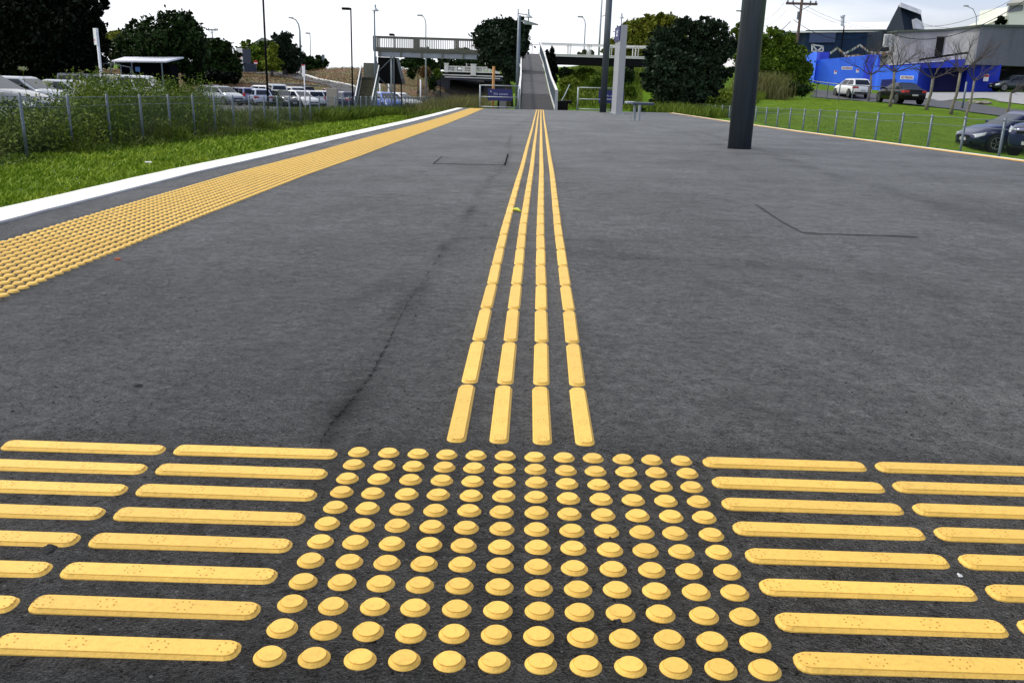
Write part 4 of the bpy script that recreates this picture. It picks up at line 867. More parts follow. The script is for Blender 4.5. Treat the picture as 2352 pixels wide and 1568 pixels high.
def car(kind, col, pos, head, label, grp='cars parked in the left car park', detail=False):
    L_, W, H, belt, gb, gt, zh, zn, ztl = KIND[kind]; hw = W/2; pm = PT[col]
    t = empty('parked_car', pos, math.radians(head), label, 'car', grp); c0 = L_/2
    xs = [0, .06, .25, .7, gb[0]+.2 if gb[0] > .6 else 1.0, 1.8, 2.4, gb[1]-.1, gb[1]+.25, L_-.55, L_-.22, L_-.06, L_]; xs = sorted(set(xs))
    def ztop(x): return float(np.interp(x, [0, .06, .3, max(gb[0], .35), gb[1], gb[1]+.2, L_-.5, L_-.12, L_], [ztl-.22, ztl-.06, ztl, belt+.02, belt+.01, zh-.01, (zh*.45+zn*.55)+.02, zn-.03, zn-.18]))
    def wid(x): return hw*float(np.interp(x, [0, .08, .35, 1, L_-1.1, L_-.45, L_-.12, L_], [.80, .90, .97, 1, 1, .95, .82, .70]))
    def zbt(x): return float(np.interp(x, [0, .15, .5, L_-.5, L_-.1, L_], [.36, .26, .20, .20, .24, .32]))
    V = []; 
    for x in xs:
        z1, z0, w_ = ztop(x), zbt(x), wid(x); half = [(w_*.86, z0), (w_*.97, z0+.08), (w_, z0+(z1-z0)*.42), (w_*.985, z0+(z1-z0)*.72), (w_*.93, z1-.05), (w_*.80, z1), (w_*.4, z1+.025)]
        V += [(x-c0, a, z) for a, z in half]+[(x-c0, -a, z) for a, z in half[::-1]]
    n = 14; Fs = [(i*n+k, i*n+(k+1) % n, (i+1)*n+(k+1) % n, (i+1)*n+k) for i in range(len(xs)-1) for k in range(n)]+[tuple(range(n))[::-1], tuple((len(xs)-1)*n+k for k in range(n))]
    m = MB(); m.add(V, Fs); bo = m.build('body', pm, t, smooth=True)
    if detail: ss = bo.modifiers.new('s', 'SUBSURF'); ss.levels = ss.render_levels = 1
    yb, yt = hw*.90, hw*.70; A = [(gb[0], yb, belt-.03), (gb[1], yb, belt-.03), (gt[1], yt, H-.03), (gt[0], yt, H-.03)]
    m = MB(); q = [(x-c0, y, z) for x, y, z in A]+[(x-c0, -y, z) for x, y, z in A]
    q += [((gt[0]+.1)-c0, yt*.6, H+.02), ((gt[1]-.1)-c0, yt*.6, H+.02), ((gt[0]+.1)-c0, -yt*.6, H+.02), ((gt[1]-.1)-c0, -yt*.6, H+.02)]
    m.add(q, [(0,1,2,3),(7,6,5,4),(1,5,6,2),(0,3,7,4),(3,2,9,8),(6,7,10,11),(8,9,11,10),(2,6,11,9),(3,8,10,7)])
    m.build('cabin', pm, t, bevel=.04, seg=2)
    def patch(quad, u0, u1, v0, v1, push, skew=0):
        a, b, c, d = [Vector(p) for p in quad]; nrm = (b-a).cross(d-a).normalized()*push
        f = lambda u, v: (a.lerp(b, u)).lerp(d.lerp(c, u), v)+nrm
        return [f(u0, v0), f(u1, v0), f(u1, v1), f(u0, v1)]
    for s in (1, -1):
        Q = [(A[0][0]-c0, s*yb, A[0][2]), (A[1][0]-c0, s*yb, A[1][2]), (A[2][0]-c0, s*yt, A[2][2]), (A[3][0]-c0, s*yt, A[3][2])]
        cuts = [(.05, .46), (.50, .93)] if kind in ('sedan', 'hatch', 'coupe', 'ute') else [(.04, .29), (.33, .60), (.64, .94)]
        for u0, u1 in cuts:
            m = MB(); pp = patch(Q, u0, u1, .12, .86, -.012*s if s > 0 else .012)
            m.quad(*pp); m.build('side_window', GLASS, t)
    m = MB(); Q = [(A[1][0]-c0, -yb, A[1][2]), (A[1][0]-c0, yb, A[1][2]), (A[2][0]-c0, yt, A[2][2]), (A[2][0]-c0, -yt, A[2][2])]; m.quad(*patch(Q, .06, .94, .07, .90, .012)); m.build('windscreen', GLASS, t)
    m = MB(); Q = [(A[0][0]-c0, yb, A[0][2]), (A[0][0]-c0, -yb, A[0][2]), (A[3][0]-c0, -yt, A[3][2]), (A[3][0]-c0, yt, A[3][2])]; m.quad(*patch(Q, .08, .92, .12, .88, .012)); m.build('rear_window', GLASS, t)
    R_ = .31 if kind not in ('suv', 'ute') else .36
    for x in (.78, L_-.82):
        for s in (1, -1):
            w_ = wid(x); y1 = s*(w_+.006); y0 = s*(w_-.2)
            ring = lambda r, y: [(x-c0+r*math.cos(a), y, R_+r*math.sin(a)) for a in np.linspace(0, 2*math.pi, 21)[:-1]]
            arch = MB(); arch.add(ring(R_*1.16, y0)+ring(R_*1.16, y1), [tuple(range(20)), tuple(range(20, 40))[::-1]]+[(k, (k+1) % 20, 20+(k+1) % 20, 20+k) for k in range(20)]); arch.build('wheel_arch', BLACK, t)
            m = MB(); rs = [ring(R_*.6, y0), ring(R_, y0), ring(R_, y1+.012*s), ring(R_*.93, y1+.02*s), ring(R_*.66, y1+.018*s)]; vs = [p for r in rs for p in r]
            m.add(vs, [(i*20+k, i*20+(k+1) % 20, (i+1)*20+(k+1) % 20, (i+1)*20+k) for i in range(4) for k in range(20)]); ty = m.build('wheel', TYRE, t)
            m = MB()
            for k in range(5 if detail else 7):
                a = 2*math.pi*k/(5 if detail else 7); dx, dz = math.cos(a), math.sin(a); wd = .028 if detail else .04
                m.bar((x-c0+dx*.03, y1+.016*s, R_+dz*.03), (x-c0+dx*R_*.68, y1+.016*s, R_+dz*R_*.68), wd, .02)
            rg = [ring(R_*.70, y1+.021*s), ring(R_*.62, y1+.021*s)]; m.add(rg[0]+rg[1], [(k, (k+1) % 20, 20+(k+1) % 20, 20+k) for k in range(20)])
            m.build('rim', RIM, ty)
    for s in (1, -1):
        w1 = wid(L_-.2); z = zn-.10
        m = MB(); m.add([(L_-.42-c0, s*(wid(L_-.42)+.006), z+.07), (L_-.10-c0, s*(w1*.93), z+.01), (L_-.03-c0, s*w1*.55, z-.03), (L_-.03-c0, s*w1*.55, z-.14), (L_-.08-c0, s*(w1*.93+.01), z-.13), (L_-.36-c0, s*(wid(L_-.36)+.012), z-.04), (L_-.2-c0, s*w1*.75, z-.0)], [(0,1,2,6),(0,5,4,1),(1,4,3,2)]); m.build('headlight', CHROME, t)
        w0 = wid(.1); zt = ztl-.10; hh = .30 if kind in ('wagon', 'suv', 'van') else .16; up = .25 if kind in ('wagon', 'suv', 'van') else .03
        m = MB(); m.add([(-.012-c0, s*w0*.55, zt-hh+up), (-.012-c0, s*w0*.55, zt+up), (.04-c0, s*w0*.97, zt+up), (.04-c0, s*(w0*.97+.01), zt-hh+up), (.30-c0, s*(wid(.3)+.008), zt+up-.04), (.26-c0, s*(wid(.3)+.008), zt-hh+up+.03)] if hh < .2 else
              [(-.014-c0, s*w0*.80, zt-hh+up), (-.010-c0, s*w0*.78, zt+up), (.06-c0, s*w0*.96, zt+up), (.0-c0, s*(w0*.98+.01), zt-hh+up), (.16-c0, s*(wid(.2)*.97+.008), zt+up-.04), (.16-c0, s*(wid(.2)+.008), zt-hh+up+.03)], [(0,1,2,3),(3,2,4,5)]); m.build('tail_light', REDL, t)
        m = MB(); m.bar((gb[1]-.35-c0, s*(hw*.93), belt+.06), (gb[1]-.33-c0, s*(hw+.14), belt+.09), .08, .11); m.build('mirror', pm if detail else BLACK, t)
    m = MB(); m.box(-.018-c0, -.004-c0, -.20, .20, ztl-.42, ztl-.32); m.build('number_plate', mat('plate_grey', (.45, .46, .46), .6), t)
    m = MB(); m.box(L_-.01-c0, L_+.012-c0, -.2, .2, .36, .47); m.build('number_plate', MATS['plate_grey'], t)
    m = MB(); m.box(L_-.06-c0, L_+.006-c0, -.42, .42, zn-.27, zn-.17); m.build('grille', BLACK, t)
    m = MB(); m.box(-.03-c0, .1-c0, -hw*.80, hw*.80, .30, .40); m.build('bumper_trim', BLACK, t); m = MB(); m.box(L_-.1-c0, L_+.008-c0, -hw*.55, hw*.55, .24, .33); m.build('bumper_trim', BLACK, t)
    return t
def car_px(px, D, *a, **k):
    p = P(px, 200, D); return lambda kind, col, head, label, **kk: car(kind, col, (p[0], p[1], T(p[0], p[1])+.05), head, label, **kk)
for px, D, kind, col, head, lab in [
    (-52, 27.5, 'wagon', 'grey', -4, 'nearest silver car with large raked windscreen at the left edge'),
    (10, 52, 'hatch', 'white', -5, 'white hatchback whose roof shows behind the nearest silver car'),
    (62, 39, 'hatch', 'silver', -8, 'silver hatchback right of the nearest silver car'),
    (178, 57, 'wagon', 'beige', -3, 'beige station wagon roof behind the silver sedan on the left'),
    (150, 47, 'sedan', 'silver', -6, 'silver sedan left of the white sign pole'),
    (215, 62, 'van', 'grey', -3, 'dark grey van behind the white sign pole'),
    (312, 66, 'van', 'white', 2, 'white van with long roof behind the tall weeds'),
    (478, 76, 'sedan', 'grey', 152, 'dark grey sedan with red tail light, leftmost of the middle row'),
    (512, 74, 'hatch', 'silver', -38, 'silver hatchback with its nose to the right in the middle row'),
    (549, 80, 'wagon', 'lav', 135, 'lavender grey wagon with tall red tail light'),
    (596, 84, 'suv', 'white', 158, 'white van left of the black lamp post'),
    (592, 79, 'hatch', 'sky', 120, 'pale blue hatchback in front of the white van'),
    (632, 83, 'van', 'white', 115, 'white van with dark rear window just right of the black lamp post'),
    (648, 79, 'sedan', 'dark', -48, 'dark sedan with its bonnet to the right beside the lamp post'),
    (664, 84, 'suv', 'white', 128, 'white four wheel drive with two dark side windows'),
    (686, 79, 'sedan', 'white', -42, 'white sedan in front of the four wheel drive'),
    (699, 85, 'suv', 'black', 110, 'black car between the white four wheel drive and the small white wagon'),
    (713, 82, 'wagon', 'white', 118, 'white wagon with red tail light behind the small white sign pole'),
    (736, 84, 'wagon', 'white', 112, 'white wagon left of the dark red car'),
    (757, 87, 'hatch', 'red', 110, 'dark red car beside the beige cabinet'),
    (792, 82, 'sedan', 'blue', 125, 'dark blue sedan between the beige cabinet and the staircase'),
    (888, 76, 'hatch', 'bblue', -62, 'bright blue car under the footbridge stair tower'),
    (918, 80, 'wagon', 'white', -30, 'white wagon parked under the footbridge right of the stair tower')]:
    car_px(px, D)(kind, col, head, lab)
GR = 'cars parked along the right hand road'
def car_at(base, D, kind, col, head, lab, **k):
    p = P(*base, D); car(kind, col, (p[0], p[1], T(p[0], p[1])+.06), head, lab, grp=GR, **k)
car_at((1954, 223), 75, 'hatch', 'white', 96, 'white hatchback parked on the road in front of the blue wall')
car_at((2064, 238), 61.5, 'coupe', 'black', 93, 'black coupe parked on the road, seen from behind')
car_at((2330, 213), 84, 'sedan', 'dark', 178, 'dark sedan in front of the garage opening at the right edge', )
p = P(2265, 357, 33.3); car('hatch', 'blue', (p[0]+1.38, p[1]+.85, T(p[0], p[1])+.03), 184, 'dark blue hatchback with silver alloy wheels behind the fence at the right edge', GR, True)
p = P(2345, 366, 30.); car('ute', 'blue', (p[0]+1.9, p[1]+1.2, T(p[0], p[1])+.03), 216, 'chrome bumpered pickup cut off by the right edge of the picture', GR, True)

# ---------------------------------------------------------------- poles, lamps and signs
def pole(px, pyb, pyt, D, r, m, name, label, cat, grp=None, pxt=None, r2=None, zb=None):
    b = P(px, pyb, D); z = T(b[0], b[1]) if zb is None else zb; tp = P(pxt if pxt is not None else px, pyt, D); t = empty(name, (b[0], b[1], z), 0, label, cat, grp)
    H = tp[2]-z; mb = MB(); mb.tube([(0, 0, -.3), (0, 0, H)], [r, r2 or r*.8], 10); mb.build('pole', m, t, smooth=True); return t, H
LG = 'street lamps'
def boxlamp(px, pyb, pyt, D, r, label, arm, m=BLACK, hd=None):
    t, H = pole(px, pyb, pyt, D, r, m, 'lamp_post', label, 'lamp post', LG)
    mb = MB(); mb.box(min(arm, r), max(arm, -r), -.16, .16, H-.14, H+.02); mb.build('lamp_head', m, t, bevel=.02)
t, H = pole(615, 222, -130, 63, .075, BLACK, 'lamp_post', 'thick black lamp post rising out of the picture behind the left fence', 'lamp post', LG, r2=.06)
mb = MB(); mb.box(-1.1, .06, -.16, .16, H-.14, H+.02); mb.build('lamp_head', BLACK, t)
boxlamp(810, 222, 19, 66, .06, 'black lamp post with flat head pointing left, just left of the staircase', -.62)
boxlamp(906.5, 222, 78.5, 70, .05, 'black lamp post rising through the footbridge beside the stair tower', -.36)
boxlamp(715, 168, 76, 130, .06, 'small distant grey lamp post with flat head above the low wide tree', -.6, GALV)
boxlamp(960, 222, 158, 90, .05, 'black lamp post under the middle of the footbridge', .0, BLACK)
boxlamp(1011, 222, 134, 88, .05, 'black lamp post under the footbridge beside the white balustrade', -.3, BLACK)
def curved(px, pyb, pyt, D, r, reach, label, m=GALVL, zb=None):
    b = P(px, pyb, D); z = T(b[0], b[1]) if zb is None else zb; tp = P(px, pyt, D)[2]-z; t = empty('street_lamp', (b[0], b[1], z), 0, label, 'street lamp', LG); a = abs(reach); s = 1 if reach > 0 else -1
    mb = MB(); mb.tube([(0, 0, -.3), (0, 0, tp*.5), (0, 0, tp-a*1.4), (s*a*.12, 0, tp-a*.7), (s*a*.45, 0, tp-a*.2), (s*a, 0, tp)], [r, r*.8, r*.6, r*.5, r*.45, r*.4], 8); mb.build('pole', m, t, smooth=True)
    mb = MB(); mb.box(s*a-.28, s*a+.28, -.14, .14, tp-.08, tp+.07); mb.build('lamp_head', m, t, bevel=.05)
curved(978, 170, 36, 95, .09, -.6, 'curved street lamp behind the left half of the footbridge')
curved(1339, 165, 39, 95, .09, -.55, 'curved street lamp behind the white railing left of the dark post')
curved(692, 168, 42, 112, .17, -1.0, 'tall thin grey street lamp between the dome shaped and the low wide tree')
curved(2218, 205, 14, 110, .10, -1.6, 'curved street lamp behind the grey concrete building')
curved(1722, 200, 26, 100, .10, -2.0, 'street lamp whose arm reaches left of the thick pillar')
def bell(t, x, z, m=GALVL, r=.24):
    mb = MB(); mb.lathe([(r, -.14), (r*.9, -.09), (r*.45, .0), (.06, .06), (.05, .26)], 16, (x, 0, z)); mb.build('lamp_head', m, t, smooth=False)
b = P(866, 240, 61.2); t, H = pole(862.5, 222, 20, 61.2, .085, GALV, 'lamp_mast', 'grey mast with bell shaped lamp at the left end of the footbridge', 'lamp post', LG, pxt=862, r2=.045); bell(t, .07, H-.02)
t, H = pole(1187, 240, 36, 46, .10, GALV, 'lamp_mast', 'tall grey lamp mast left of the ramp in front of the round evergreen', 'lamp post', LG, r2=.085)
mb = MB(); mb.bar((0, 0, H-.25), (.25, 0, H-.25), .05); mb.add([(.2, -.16, H-.18), (.95, -.1, H-.38), (.95, .1, H-.38), (.2, .16, H-.18), (.25, -.12, H-.40), (.9, -.06, H-.43), (.9, .06, H-.43), (.25, .12, H-.40)], [(0,1,2,3),(7,6,5,4),(0,4,5,1),(1,5,6,2),(2,6,7,3),(3,7,4,0)]); mb.build('lamp_head', GALVL, t)
t, H = pole(1187, 128, 21, 64, .05, GALV, 'lamp_mast', 'slim lamp mast on the footbridge with arm and bell lamp', 'lamp post', LG, zb=ZD); mb = MB(); mb.bar((0, 0, H-.30), (.7, 0, H-.36), .05); mb.tube([(.72, 0, H-1.8), (.72, 0, H+.02)], .04, 8); mb.build('arm', GALV, t); bell(t, .72, H-.40, r=.30)
t, H = pole(1421, 150, 34, 80, .05, GALV, 'lamp_mast', 'slim lamp mast with bell lamp in front of the yellowish tree', 'lamp post', LG); bell(t, 0, H-.15, r=.2)
t, H = pole(1374, 150, -30, 84, .10, GALVL, 'antenna_pole', 'tall pale pole left of the dark post, rising out of the picture', 'pole', r2=.07); mb = MB(); mb.tube([(0, 0, H*.67), (.35, 0, H*.67+.1), (.38, 0, H*.67+.3)], .03, 6); mb.build('bracket', GALV, t)
def tsign(px, pyb, pyt, D, w_, h_, m, name, label, shape='rect', pm=GALVL, pr=.04, yaw=0, extra=None):
    b = P(px, pyb, D); z = T(b[0], b[1]); t = empty(name, (b[0], b[1], z), yaw, label, 'sign'); tp = P(px, pyt, D)[2]-z; mb = MB(); mb.tube([(0, 0, -.3), (0, 0, tp)], pr, 8); mb.build('pole', pm, t, smooth=True); mb = MB()
    if shape == 'rect': mb.box(-w_/2, w_/2, -pr-.03, -pr, tp-h_, tp)
    else: mb.prism([(w_/2*math.cos(a), tp-w_/2+w_/2*math.sin(a)) for a in np.linspace(0, 6.283, 25)[:-1]], 'y', -pr-.03, -pr)
    pl = mb.build('plate', m, t)
    if extra: extra(t, tp, pl)
    return t
SW = mat('sign_face_white', (.85, .85, .88), .5)
def ex1(t, tp, pl):
    mb = MB(); mb.box(-.10, -.03, -.0865, -.0845, tp-.44, tp-.38); mb.build('red_mark', RED, pl)
tsign(238, 230, 66, 34, .26, .58, SW, 'parking_sign', 'white sign on a tall white pole rising from the weeds on the left', yaw=-.75, pm=SW, pr=.055, extra=ex1)
def ex2(t, tp, pl):
    mb = MB(); mb.box(-.12, .12, -.075, -.0715, tp-.07, tp+.0); mb.build('red_mark', RED, pl)
tsign(702, 260, 149, 60, .26, .74, SW, 'parking_sign', 'small white sign on a white pole in front of the middle row of cars', pm=SW, yaw=-.5, extra=ex2)
def ex3(t, tp, pl):
    mb = MB(); mb.box(-.22, .22, -.075, -.0715, tp-.42, tp-.28); mb.build('bar', SW, pl)
tsign(652, 168, 138, 122, .62, .62, RED, 'no_entry_sign', 'round red no entry sign in front of the dome shaped tree', 'disc', extra=ex3)
tsign(589, 170, 139, 118, .55, .55, RED, 'no_entry_sign', 'round red no entry sign left of the yellow green tree', 'disc', extra=ex3)
def ex4(t, tp, pl):
    mb = MB(); mb.bar((.15, -.075, tp-.25), (-.15, -.075, tp-.60), .09, .01); mb.bar((-.17, -.075, tp-.62), (-.17, -.075, tp-.35), .08, .01); mb.bar((-.17, -.075, tp-.60), (.08, -.075, tp-.60), .08, .01); mb.build('arrow', SW, pl)
tsign(629, 168, 156, 121, .78, .78, BLUEP, 'keep_left_sign', 'round blue keep left arrow sign on the traffic island', 'disc', extra=ex4)
tsign(586, 170, 110+4, 119, .0, .0, GALV, 'lamp_post', 'green grey double headed lamp behind the left no entry sign') if False else None
t, H = pole(587.5, 172, 114, 119.6, .07, GALV, 'lamp_post', 'green grey pole with two small lamps above the left no entry sign', 'lamp post', LG)
for s in (-1, 1):
    mb = MB(); mb.bar((0, 0, H), (s*.35, 0, H+.05), .06); mb.box(s*.55-.22, s*.55+.22, -.1, .1, H-.08, H+.08); mb.build('lamp_head', CHROME, t)
t, H = pole(743.5, 170, 126, 124, .06, GALVL, 'signal_pole', 'back of a traffic signal on a pole right of the low wide tree', 'signal'); mb = MB(); mb.box(-.17, .17, -.15, .15, H-.75, H); mb.build('signal_box', GALV, t)
t = tsign(560, 172, 150-9, 112, .01, .01, BLACK, 'notice_board', 'white and red panel beside a dark notice board below the trees', pr=.04)
mb = MB(); mb.box(-.75, .0, -.1, -.05, 1.2, 3.0); wp_ = mb.build('panel', SW, t); mb = MB(); mb.prism([(-.38+.26*math.cos(a), 2.15+.30*math.sin(a)) for a in np.linspace(0, 6.283, 17)[:-1]], 'y', -.115, -.102); mb.build('red_emblem', RED, wp_)
mb = MB(); mb.box(.03, 1.0, -.1, -.05, 1.2, 2.9); mb.build('panel', mat('slate_blue', (.03, .04, .08), .6), t)
for x in (-3, 9):
    pass
p = P(555, 172, 116); t = empty('low_sign_wall', (p[0], p[1], T(p[0], p[1])), 0, 'low dark blue wall sign with pale letters under the notice board', 'sign'); mb = MB(); mb.box(-2.4, 1.8, 0, .3, -.3, 1.15); wl = mb.build('wall', mat('dark_blue_wall', (.02, .03, .06), .8), t); text('PAKU', .62, (-1.1, -.012, .28), (math.pi/2, 0, 0), mat('dim_letter', (.16, .18, .22), .7), wl)
p = P(482, 152, 100); t = empty('stone_monument', (p[0], p[1], T(p[0], p[1])), 0, 'cream stone pillar standing among the dark trees', 'monument'); z1 = P(482, 125, 100)[2]-T(p[0], p[1]); z0 = P(482, 147, 100)[2]-T(p[0], p[1]); mb = MB(); mb.add([(-.42, -.2, z0-3), (.52, -.2, z0-3), (.52, .4, z0-3), (-.42, .4, z0-3), (-.36, -.2, z1-.25), (.36, -.2, z1-.25), (.36, .4, z1-.25), (-.36, .4, z1-.25)], [(3,2,1,0),(4,5,6,7),(0,1,5,4),(1,2,6,5),(2,3,7,6),(3,0,4,7)]); mb.box(-.40, .40, -.24, .44, z1-.25, z1); mb.build('shaft', mat('cream_stone', (.42, .38, .24), .8, var=.1), t)
p = P(762, 230, 74); mb = MB(); h = P(762, 203, 74)[2]; z = T(p[0], p[1]); mb.box(-.43, .43, 0, .5, -.1, h-z); o = mb.build('cabinet', mat('beige_cabinet', (.36, .33, .27), .7, var=.04), bevel=.02); o.location = (p[0], p[1], z); tag(o, 'beige utility cabinet left of the dark blue sedan', 'cabinet')
for px, D in ((966, 84), (873, 80), (893, 80)):
    pyt = 183 if px == 966 else 187; b = P(px, 225, D); mb = MB(); z = T(b[0], b[1]); mb.tube([(0, 0, -.2), (0, 0, P(px, pyt, D)[2]-z)], .06, 8); o = mb.build('white_post', SW, smooth=True); o.location = (b[0], b[1], z)
    tag(o, {966: 'white post right of the middle black pole under the footbridge', 873: 'left of two white posts behind the stair tower legs', 893: 'right of two white posts behind the stair tower legs'}[px], 'post')
# utility pole and far pole
def xpole(px, pyb, pyt, pyc, D, r, L_, label, m):
    t, H = pole(px, pyb, pyt, D, r, m, 'utility_pole', label, 'utility pole', 'utility poles'); zc = P(px, pyc, D)[2]-t.location[2]; mb = MB(); mb.box(-L_/2, L_/2, -.1, .1, zc-.12, zc+.08); mb.build('crossarm', m, t)
    for x in (-.45, -.28, .28, .45): mb = MB(); mb.lathe([(.06, 0), (.09, .08), (.05, .2)], 8, (x*L_, 0, zc+.08)); mb.build('insulator', GALV, t)
    mb = MB(); mb.bar((-.3*L_, -.1, zc-.1), (0, -.1, zc-.6), .05); mb.bar((.3*L_, -.1, zc-.1), (0, -.1, zc-.6), .05); mb.build('brace', GALV, t); return t
UPM = mat('utility_timber', (.10, .065, .055), .85, var=.3, vscale=3, stretch=(1, 1, .3)); DU = 88
t = xpole(1819, 200, -12, 8, DU, .15, 2.9, 'timber utility pole with crossarm behind the big bush', UPM); mb = MB(); z = P(1818, 45, DU)[2]-t.location[2]; mb.box(-.28, -.13, -.1, .1, z, z+.7); mb.build('switch_box', GALV, t)
xpole(493, 168, 70, 69, 150, .10, 1.9, 'small distant utility pole above the dark trees on the left', GALV)
def wire(pts, D, label, r=.02):
    a, b, s = pts; A = P(*a, D[0]); B = P(*b, D[1]); q = [A+(B-A)*t-np.array([0, 0, s*4*t*(1-t)]) for t in np.linspace(0, 1, 15)]; mb = MB(); mb.tube(q, r, 4); tag(mb.build('power_line', BLACK), label, 'power line', 'overhead power lines')
wire(((1840,8),(2090,62),1.0), (DU, 110), 'overhead line from the utility pole crossarm sloping to the slate gable', .012)
wire(((1836,14),(2060,60),1.0), (DU, 110), 'lower of the thin lines from the crossarm towards the slate gable', .010)
wire(((1823,46),(2030,70),1.3), (DU, 97), 'sagging cable from the utility pole down to the navy building', .026)
wire(((1816,49),(1760,78),.4), (DU, 90), 'thick cable from the utility pole down into the big bush', .03)
wire(((1800,8),(1755,45),.3), (DU, 90), 'upper thin line running left from the crossarm behind the pillar', .012)
wire(((1808,22),(1755,60),.3), (DU, 90), 'lower thin line running left from the utility pole', .010)
wire(((2030,70),(2400,-30),2.0), (92, 70), 'thick dark cable rising to the top right over the grey building', .030)
wire(((2100,58),(2360,-20),1.0), (105, 75), 'second dark cable rising to the top right', .018)
wire(((2120,55),(2240,62),.3), (105, 112), 'thin line between the slate gable and the curved street lamp', .014)

# ---------------------------------------------------------------- shelter on the left and small railings
DS = 76; p = P(320, 190, DS); t = empty('shelter', (p[0], p[1], T(p[0], p[1])), 0, 'open shelter with flat white roof in front of the dark trees', 'shelter'); o_ = np.array([p[0], p[1], T(p[0], p[1])])
q = lambda px, py, dy=0: P(px, py, DS)-o_+np.array([0, dy, 0]); a, b, c, d = q(249,129), q(391,129.5), q(382,140.5), q(256,139.5)
mb = MB(); mb.add([a+(0,3,0), b+(0,3,0), c, d, a+(0,3,-.12), b+(0,3,-.12), c+(0,0,-.12), d+(0,0,-.12)], [(0,1,2,3),(7,6,5,4),(3,2,6,7),(0,3,7,4),(1,0,4,5),(2,1,5,6)]); mb.build('roof', mat('roof_white', (.85, .86, .92), .4), t)
mb = MB(); e, f = q(262, 141), q(376, 141); mb.box(e[0], f[0], 1.2, 3.0, -.3, e[2]-.15); mb.build('back_room', mat('dark_boards', (.004, .004, .006), .9, spec=.05), t)
for px in (302, 371): mb = MB(); e = q(px, 142); mb.tube([(e[0], 0, -.3), (e[0], 0, e[2]-.05)], .06, 8); mb.build('post', GALV, t)
mb = MB(); e = q(307,154); f = q(318,165); mb.box(e[0], f[0], .3, .36, f[2], e[2]); mb.build('notice', mat('notice_blue', (.10, .22, .50), .5), t)
DR = 66; p = P(270, 190, DR); t = empty('handrail', (p[0], p[1], T(p[0], p[1])), 0, 'grey stepped handrail beside the shelter behind the white sign pole', 'railing'); o_ = np.array([p[0], p[1], T(p[0], p[1])])
q = lambda px, py: P(px, py, DR)-o_; mb = MB(); mb.tube([q(233,146), q(253,147), q(277,149.5)], .03, 6); mb.tube([q(277,151), q(299,155)], .03, 6); mb.build('rail', GALV, t)
for px, py in ((253,147),(277,149.5),(299,155)): mb = MB(); e = q(px, py); mb.tube([e, (e[0], e[1], -.2)], .03, 6); mb.build('post', GALV, t)

# ---------------------------------------------------------------- buildings on the right
def BX(x): return 1845.1+.2155*x
def BYp(y): return .2155*y
def wall(name, A, B, th, m, parent, zlow=None, ztopfix=None):
    """A, B: (px, top py, bottom py, D) of the two ends of a front face; th: depth behind it"""
    pts = []
    for px, t0, b0, D in (A, B): pts.append((P(px, t0, D), P(px, b0, D)))
    (a1, a0), (b1, b0) = pts; a0 = np.array([a1[0], a1[1], a0[2] if zlow is None else zlow]); b0 = np.array([b1[0], b1[1], b0[2] if zlow is None else zlow]); v = np.array([0, th, 0])
    mb = MB(); mb.add([a0, b0, b0+v, a0+v, a1, b1, b1+v, a1+v], [(3,2,1,0),(4,5,6,7),(0,1,5,4),(1,2,6,5),(2,3,7,6),(3,0,4,7)]); return mb.build(name, m, parent)
def block(label, cat='building', name='building'): return empty(name, (0, 0, 0), 0, label, cat)
CB = lambda x, y, D: P(BX(x), BYp(y), D)
def CA(x, y0, y1, D): return (BX(x), BYp(y0), BYp(y1), D)
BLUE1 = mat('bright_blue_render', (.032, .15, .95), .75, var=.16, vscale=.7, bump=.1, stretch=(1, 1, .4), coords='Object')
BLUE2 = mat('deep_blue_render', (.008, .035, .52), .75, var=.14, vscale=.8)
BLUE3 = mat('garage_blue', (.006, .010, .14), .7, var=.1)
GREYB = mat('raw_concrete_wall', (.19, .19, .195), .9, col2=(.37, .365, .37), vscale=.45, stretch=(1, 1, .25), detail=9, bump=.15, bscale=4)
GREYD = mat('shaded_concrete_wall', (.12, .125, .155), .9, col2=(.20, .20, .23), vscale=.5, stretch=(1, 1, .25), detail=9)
NAVYB = mat('navy_cladding', (.010, .030, .080), .7, spec=.2, var=.2, vscale=2)
SLATE = mat('slate_cladding', (.008, .016, .030), .7, spec=.2, var=.25, vscale=4, stretch=(1, 1, 3))
TRIM = mat('roof_trim', (.05, .065, .05), .6); RWH = mat('white_roof_sheet', (.88, .88, .88), .5, spec=.6); WFR = mat('window_frame_white', (.6, .6, .58), .5)
WGL = mat('window_glass', (.02, .05, .15), .12, spec=.35)
